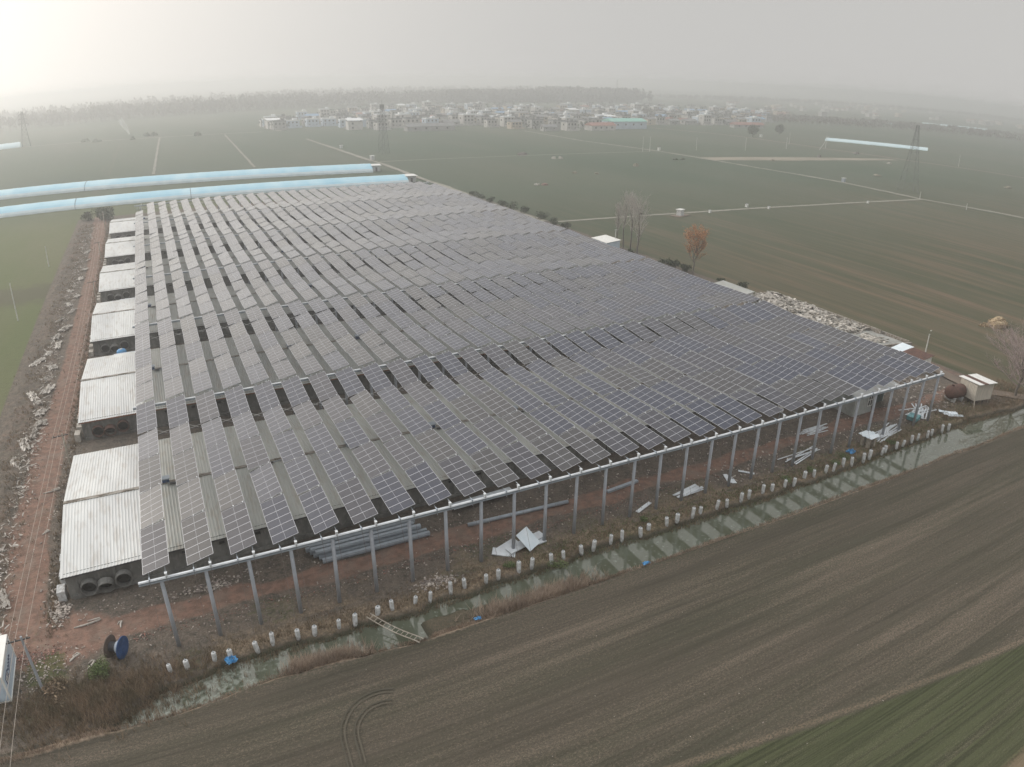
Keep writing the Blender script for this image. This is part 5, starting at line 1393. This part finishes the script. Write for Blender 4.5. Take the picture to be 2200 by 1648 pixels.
for n_, parts in TYPES:
    for a in parts: pass
def inside(x, y):
    poly = [(118, 745), (124, 652), (165, 652), (200, 582), (262, 606), (312, 572), (322, 530), (400, 530), (462, 566), (560, 588), (640, 585), (1015, 880), (870, 1090), (740, 1200), (560, 1215), (386, 1160), (230, 930)]
    c = False
    for i in range(len(poly)):
        (x0, y0), (x1, y1) = poly[i], poly[i - 1]
        if (y0 > y) != (y1 > y) and x < (x1 - x0) * (y - y0) / (y1 - y0) + x0: c = not c
    return c
q = random.Random(21)
sites = []
yy = 530
rown = 0
while yy < 1200:
    rown += 1
    x = 118 + q.uniform(0, 10)
    while x < 1010:
        if inside(x, yy) and q.random() < (.93 if yy < 720 else .72):
            sites.append((x, yy + q.uniform(-6, 6), rown))
        x += q.uniform(15, 24) if yy < 760 else q.uniform(22, 38)
    yy += 30 if yy < 700 else 40
# the outer left edge facing the path
sites += [(121.5 + q.uniform(-1, 1), 655 + k * 13, 0) for k in range(6)]
bycount = {}
sites.sort(key=lambda s_: (s_[2], s_[0]))
sites = sites[:285]
for (x, y, rw) in sites:
    ti = q.choice((0, 0, 1, 2, 2, 3, 4, 5, 5, 7, 8, 0, 6, 8, 4))
    key = (ti, rw); bycount[key] = bycount.get(key, 0) + 1
    where = 'village edge lane' if rw == 0 else '%s street of village' % (ordw(rw) if rw > 1 else 'nearest')
    t = thing('house', '%s, %s such from left, %s' % (TYPES[ti][0], ordw(bycount[key]), where), 'house', (x, y, 0), q.choice((0, 0, 0, PI)) + q.uniform(-.08, .08), 'houses of the village')
    sc = q.uniform(.85, 1.15); t.scale = (sc, sc, q.uniform(.88, 1.12))
    for nm, me_, loc in TYPES[ti][1]:
        if nm in ('window', 'door') and (y > 760 and nm == 'door'): continue
        o = bpy.data.objects.new(nm, me_); COL.objects.link(o); o.parent = t
        if loc: o.location = loc
# the big halls at the near edge
def hall(label, x, y, w_, d_, h, wm, rm, rz=0):
    t = thing('hall', label, 'hall', (x, y, 0), rz)
    b = MB(); b.box((0, 0, h / 2 - .2), (w_, d_, h + .4)); obj('wall', b, HM[wm], t)
    b = MB(); y_, e = d_ / 2 + .6, w_ / 2 + .6
    for s_ in (1, -1): b.face([(-e, s_ * y_, h), (e, s_ * y_, h), (e, 0, h + 2.6), (-e, 0, h + 2.6)][::s_])
    for s_ in (1, -1): b.face([(s_ * e, -y_, h), (s_ * e, y_, h), (s_ * e, 0, h + 2.6)][::s_])
    obj('roof', b, HM[rm], t)
    for k in range(4):
        o = bpy.data.objects.new('window', WIN_ME); COL.objects.link(o); o.parent = t; o.location = ((k - 1.5) * w_ / 4.5, -d_ / 2 - .05, h * .6)
hall('long hall with a teal green roof at the near edge of the village', 424, 541, 40, 18, 7, 'b', 'rt')
hall('low hall with a dull red roof left of the teal roofed hall', 385, 523, 26, 12, 4.5, 'w', 'rr')
hall('long low orange brick shed right of the village', 590, 548, 40, 8, 3.2, 'g', 'rr', -.1)
hall('dark low farm building behind the telecom mast', 236, 566, 44, 10, 4, 'g', 'rg')
hall('long pale factory hall far behind the village', 720, 1290, 60, 22, 11, 'w', 'rw')

# far hamlets on the right: too many and too small to tell apart
def hamlet(label, n_, fx, seed):
    q = random.Random(seed); b = MB()
    for k in range(n_):
        x, y = fx(q); w_, d_, h = q.uniform(9, 16), q.uniform(8, 11), q.uniform(4, 9)
        b.box((x, y, h / 2), (w_, d_, h), rz=q.uniform(-.1, .1), m=q.choice((0, 0, 1, 2)))
        b.box((x, y, h + .5), (w_ + .8, d_ + .8, 1.0), taper=.6, rz=0, m=q.choice((2, 3, 1)))
    tag(obj('far_houses', b, [HM['w'], HM['c'], HM['g'], HM['rr']]), label, 'houses', kind='stuff')
hamlet('hazy scatter of far houses right of the village', 60, lambda q: (lambda s_: (1000 + s_ * 1500 + q.gauss(0, 40), 900 + s_ * 850 + q.gauss(0, 90)))(q.random()), 1)
hamlet('far hamlet at the right edge of the view', 50, lambda q: (lambda s_: (1500 + s_ * 1100, 890 + q.gauss(0, 55) + s_ * 60))(q.random()), 2)
hamlet('ghostly far houses strung out below the haze on the right', 30, lambda q: (q.uniform(1700, 3000), q.uniform(1500, 1900)), 3)

# ------------------------------------------------------------------ woods and scattered far trees
def far_trees(name, label, n_, fx, h0, h1, seed, m, w_=.28, kind='stuff', cat='woods'):
    q = random.Random(seed); b = MB()
    for k in range(n_):
        x, y = fx(q); h = q.uniform(h0, h1); r_ = h * q.uniform(w_ * .7, w_ * 1.3)
        b.tube([(x, y, -.3), (x, y, h * .5)], [.25, .15], 4)
        for _ in range(22):
            d = Vector((q.gauss(0, .5), q.gauss(0, .5), q.gauss(0, .5)))
            if d.length > 1: d.normalize()
            p_ = Vector((x + d.x * r_, y + d.y * r_, h * .62 + d.z * h * .36))
            a = Vector((q.gauss(0, .5), q.gauss(0, .5), 1)).normalized() * h * q.uniform(.07, .17); c = Vector((q.gauss(0, 1), q.gauss(0, 1), 0)).normalized() * r_ * q.uniform(.15, .4)
            b.face([p_ - a, p_ + c, p_ + a, p_ - c])
    tag(obj(name, b, m), label, cat, kind=kind)
WD = mat('far_wood', (.13, .13, .12), (.18, .175, .16), .02, .95, island=.3)
WG = mat('village_green', (.05, .065, .04), (.085, .09, .06), .05, .95, island=.3)
def belt(pts, w_):
    def f(q):
        k = q.randrange(len(pts) - 1); s_ = q.random()
        return (pts[k][0] + (pts[k + 1][0] - pts[k][0]) * s_ + q.gauss(0, w_ * .3), pts[k][1] + (pts[k + 1][1] - pts[k][1]) * s_ + abs(q.gauss(0, w_)))
    return f
far_trees('woods', 'long hazy belt of bare woods along the horizon at the left', 1500, belt([(-420, 1020), (-200, 1080), (0, 1100), (130, 1130), (270, 1170), (420, 1240), (560, 1290)], 110), 9, 24, 1, WD)
far_trees('woods', 'hazy bare wood standing behind the village', 1500, belt([(540, 1250), (640, 1260), (760, 1240)], 50), 14, 25, 2, WD)
far_trees('woods', 'taller dense wood right behind the village centre', 1100, belt([(800, 1290), (900, 1270), (960, 1250)], 80), 17, 30, 3, WD)
far_trees('woods', 'thin line of young trees before the village wood', 500, belt([(620, 760), (720, 650), (860, 590), (1040, 520), (1120, 420), (1160, 330)], 14), 4, 8.5, 4, mat('young_trees', (.17, .14, .12), (.12, .11, .09), .02, .95, island=.25), .42)
far_trees('woods', 'second line of young trees right of the village', 700, belt([(660, 830), (800, 720), (980, 640), (1250, 560)], 26), 4, 8, 5, mat('young_trees', (.16, .14, .125), (.12, .11, .09), .02, .95, island=.25), .42)
far_trees('woods', 'faint woods dissolving into haze at the far right', 900, belt([(1300, 1500), (1800, 1500), (2300, 1350), (2700, 1200)], 90), 8, 15, 6, WD)
far_trees('woods', 'faintest treeline on the left horizon', 900, belt([(-700, 1400), (0, 1600), (700, 2000), (1400, 2300)], 120), 12, 24, 7, WD)
far_trees('village_trees', 'trees standing between the village houses', 260, lambda q: (lambda p_: p_)(next(p_ for p_ in iter(lambda: (q.uniform(120, 1000), q.uniform(530, 1200)), None) if inside(*p_))), 4, 9, 8, WG, .4)
for k, (x, y, h, r_, d) in enumerate(((489.7, 437, 11, 5.2, 'round dark tree above the white hut on the right hand track'), (546, 459, 10, 4.4, 'round dark tree right of the one above the white hut'))):
    t = thing('round_tree', d, 'tree', (x, y, 0)); b = MB(); b.tube([(0, 0, -.3), (0, 0, h * .5)], [.35, .25], 6); obj('trunk', b, M['bark'], t)
    b = MB(); q = random.Random(60 + k); fuzz(b, 0, 0, h * .6, r_, r_, h * .4, 900, .7, 1.5, q, .3); obj('crown', b, M['leaf_dark'], t)
t = tag(obj('smoke', (lambda b: (b.tube([(0, 0, .5), (-1.5, 0, 5), (-4, 0, 10), (-7, 0, 16)], [.5, 1.5, 2.2, 2.6], 8), b)[1])(MB()), None or M['white'], None, (-10, 720, 0)), 'thin white smoke plume rising from the far left field', 'smoke')
sm2 = bpy.data.materials.new('smoke_veil'); sm2.use_nodes = True
nt = sm2.node_tree; nt.nodes.clear(); o_ = nt.nodes.new('ShaderNodeOutputMaterial'); v_ = nt.nodes.new('ShaderNodeBsdfDiffuse'); v_.inputs[0].default_value = (.9, .9, .9, 1)
tr = nt.nodes.new('ShaderNodeBsdfTransparent'); mx = nt.nodes.new('ShaderNodeMixShader'); mx.inputs[0].default_value = .28
nt.links.new(tr.outputs[0], mx.inputs[1]); nt.links.new(v_.outputs[0], mx.inputs[2]); nt.links.new(mx.outputs[0], o_.inputs['Surface'])
t.data.materials.clear(); t.data.materials.append(sm2)

# ------------------------------------------------------------------ haze
hb = MB(); hb.box((500, 3100, 24), (13800, 8200, 53))
hz = bpy.data.materials.new('haze_air'); hz.use_nodes = True
nt = hz.node_tree; nt.nodes.clear(); o_ = nt.nodes.new('ShaderNodeOutputMaterial'); v_ = nt.nodes.new('ShaderNodeVolumePrincipled')
v_.inputs['Density'].default_value = HAZE_D; v_.inputs['Color'].default_value = (.90, .91, .92, 1); v_.inputs['Anisotropy'].default_value = .58
nt.links.new(v_.outputs[0], o_.inputs['Volume'])
tag(obj('haze', hb, hz), 'pale grey winter haze filling the air over the fields', 'haze', kind='stuff')
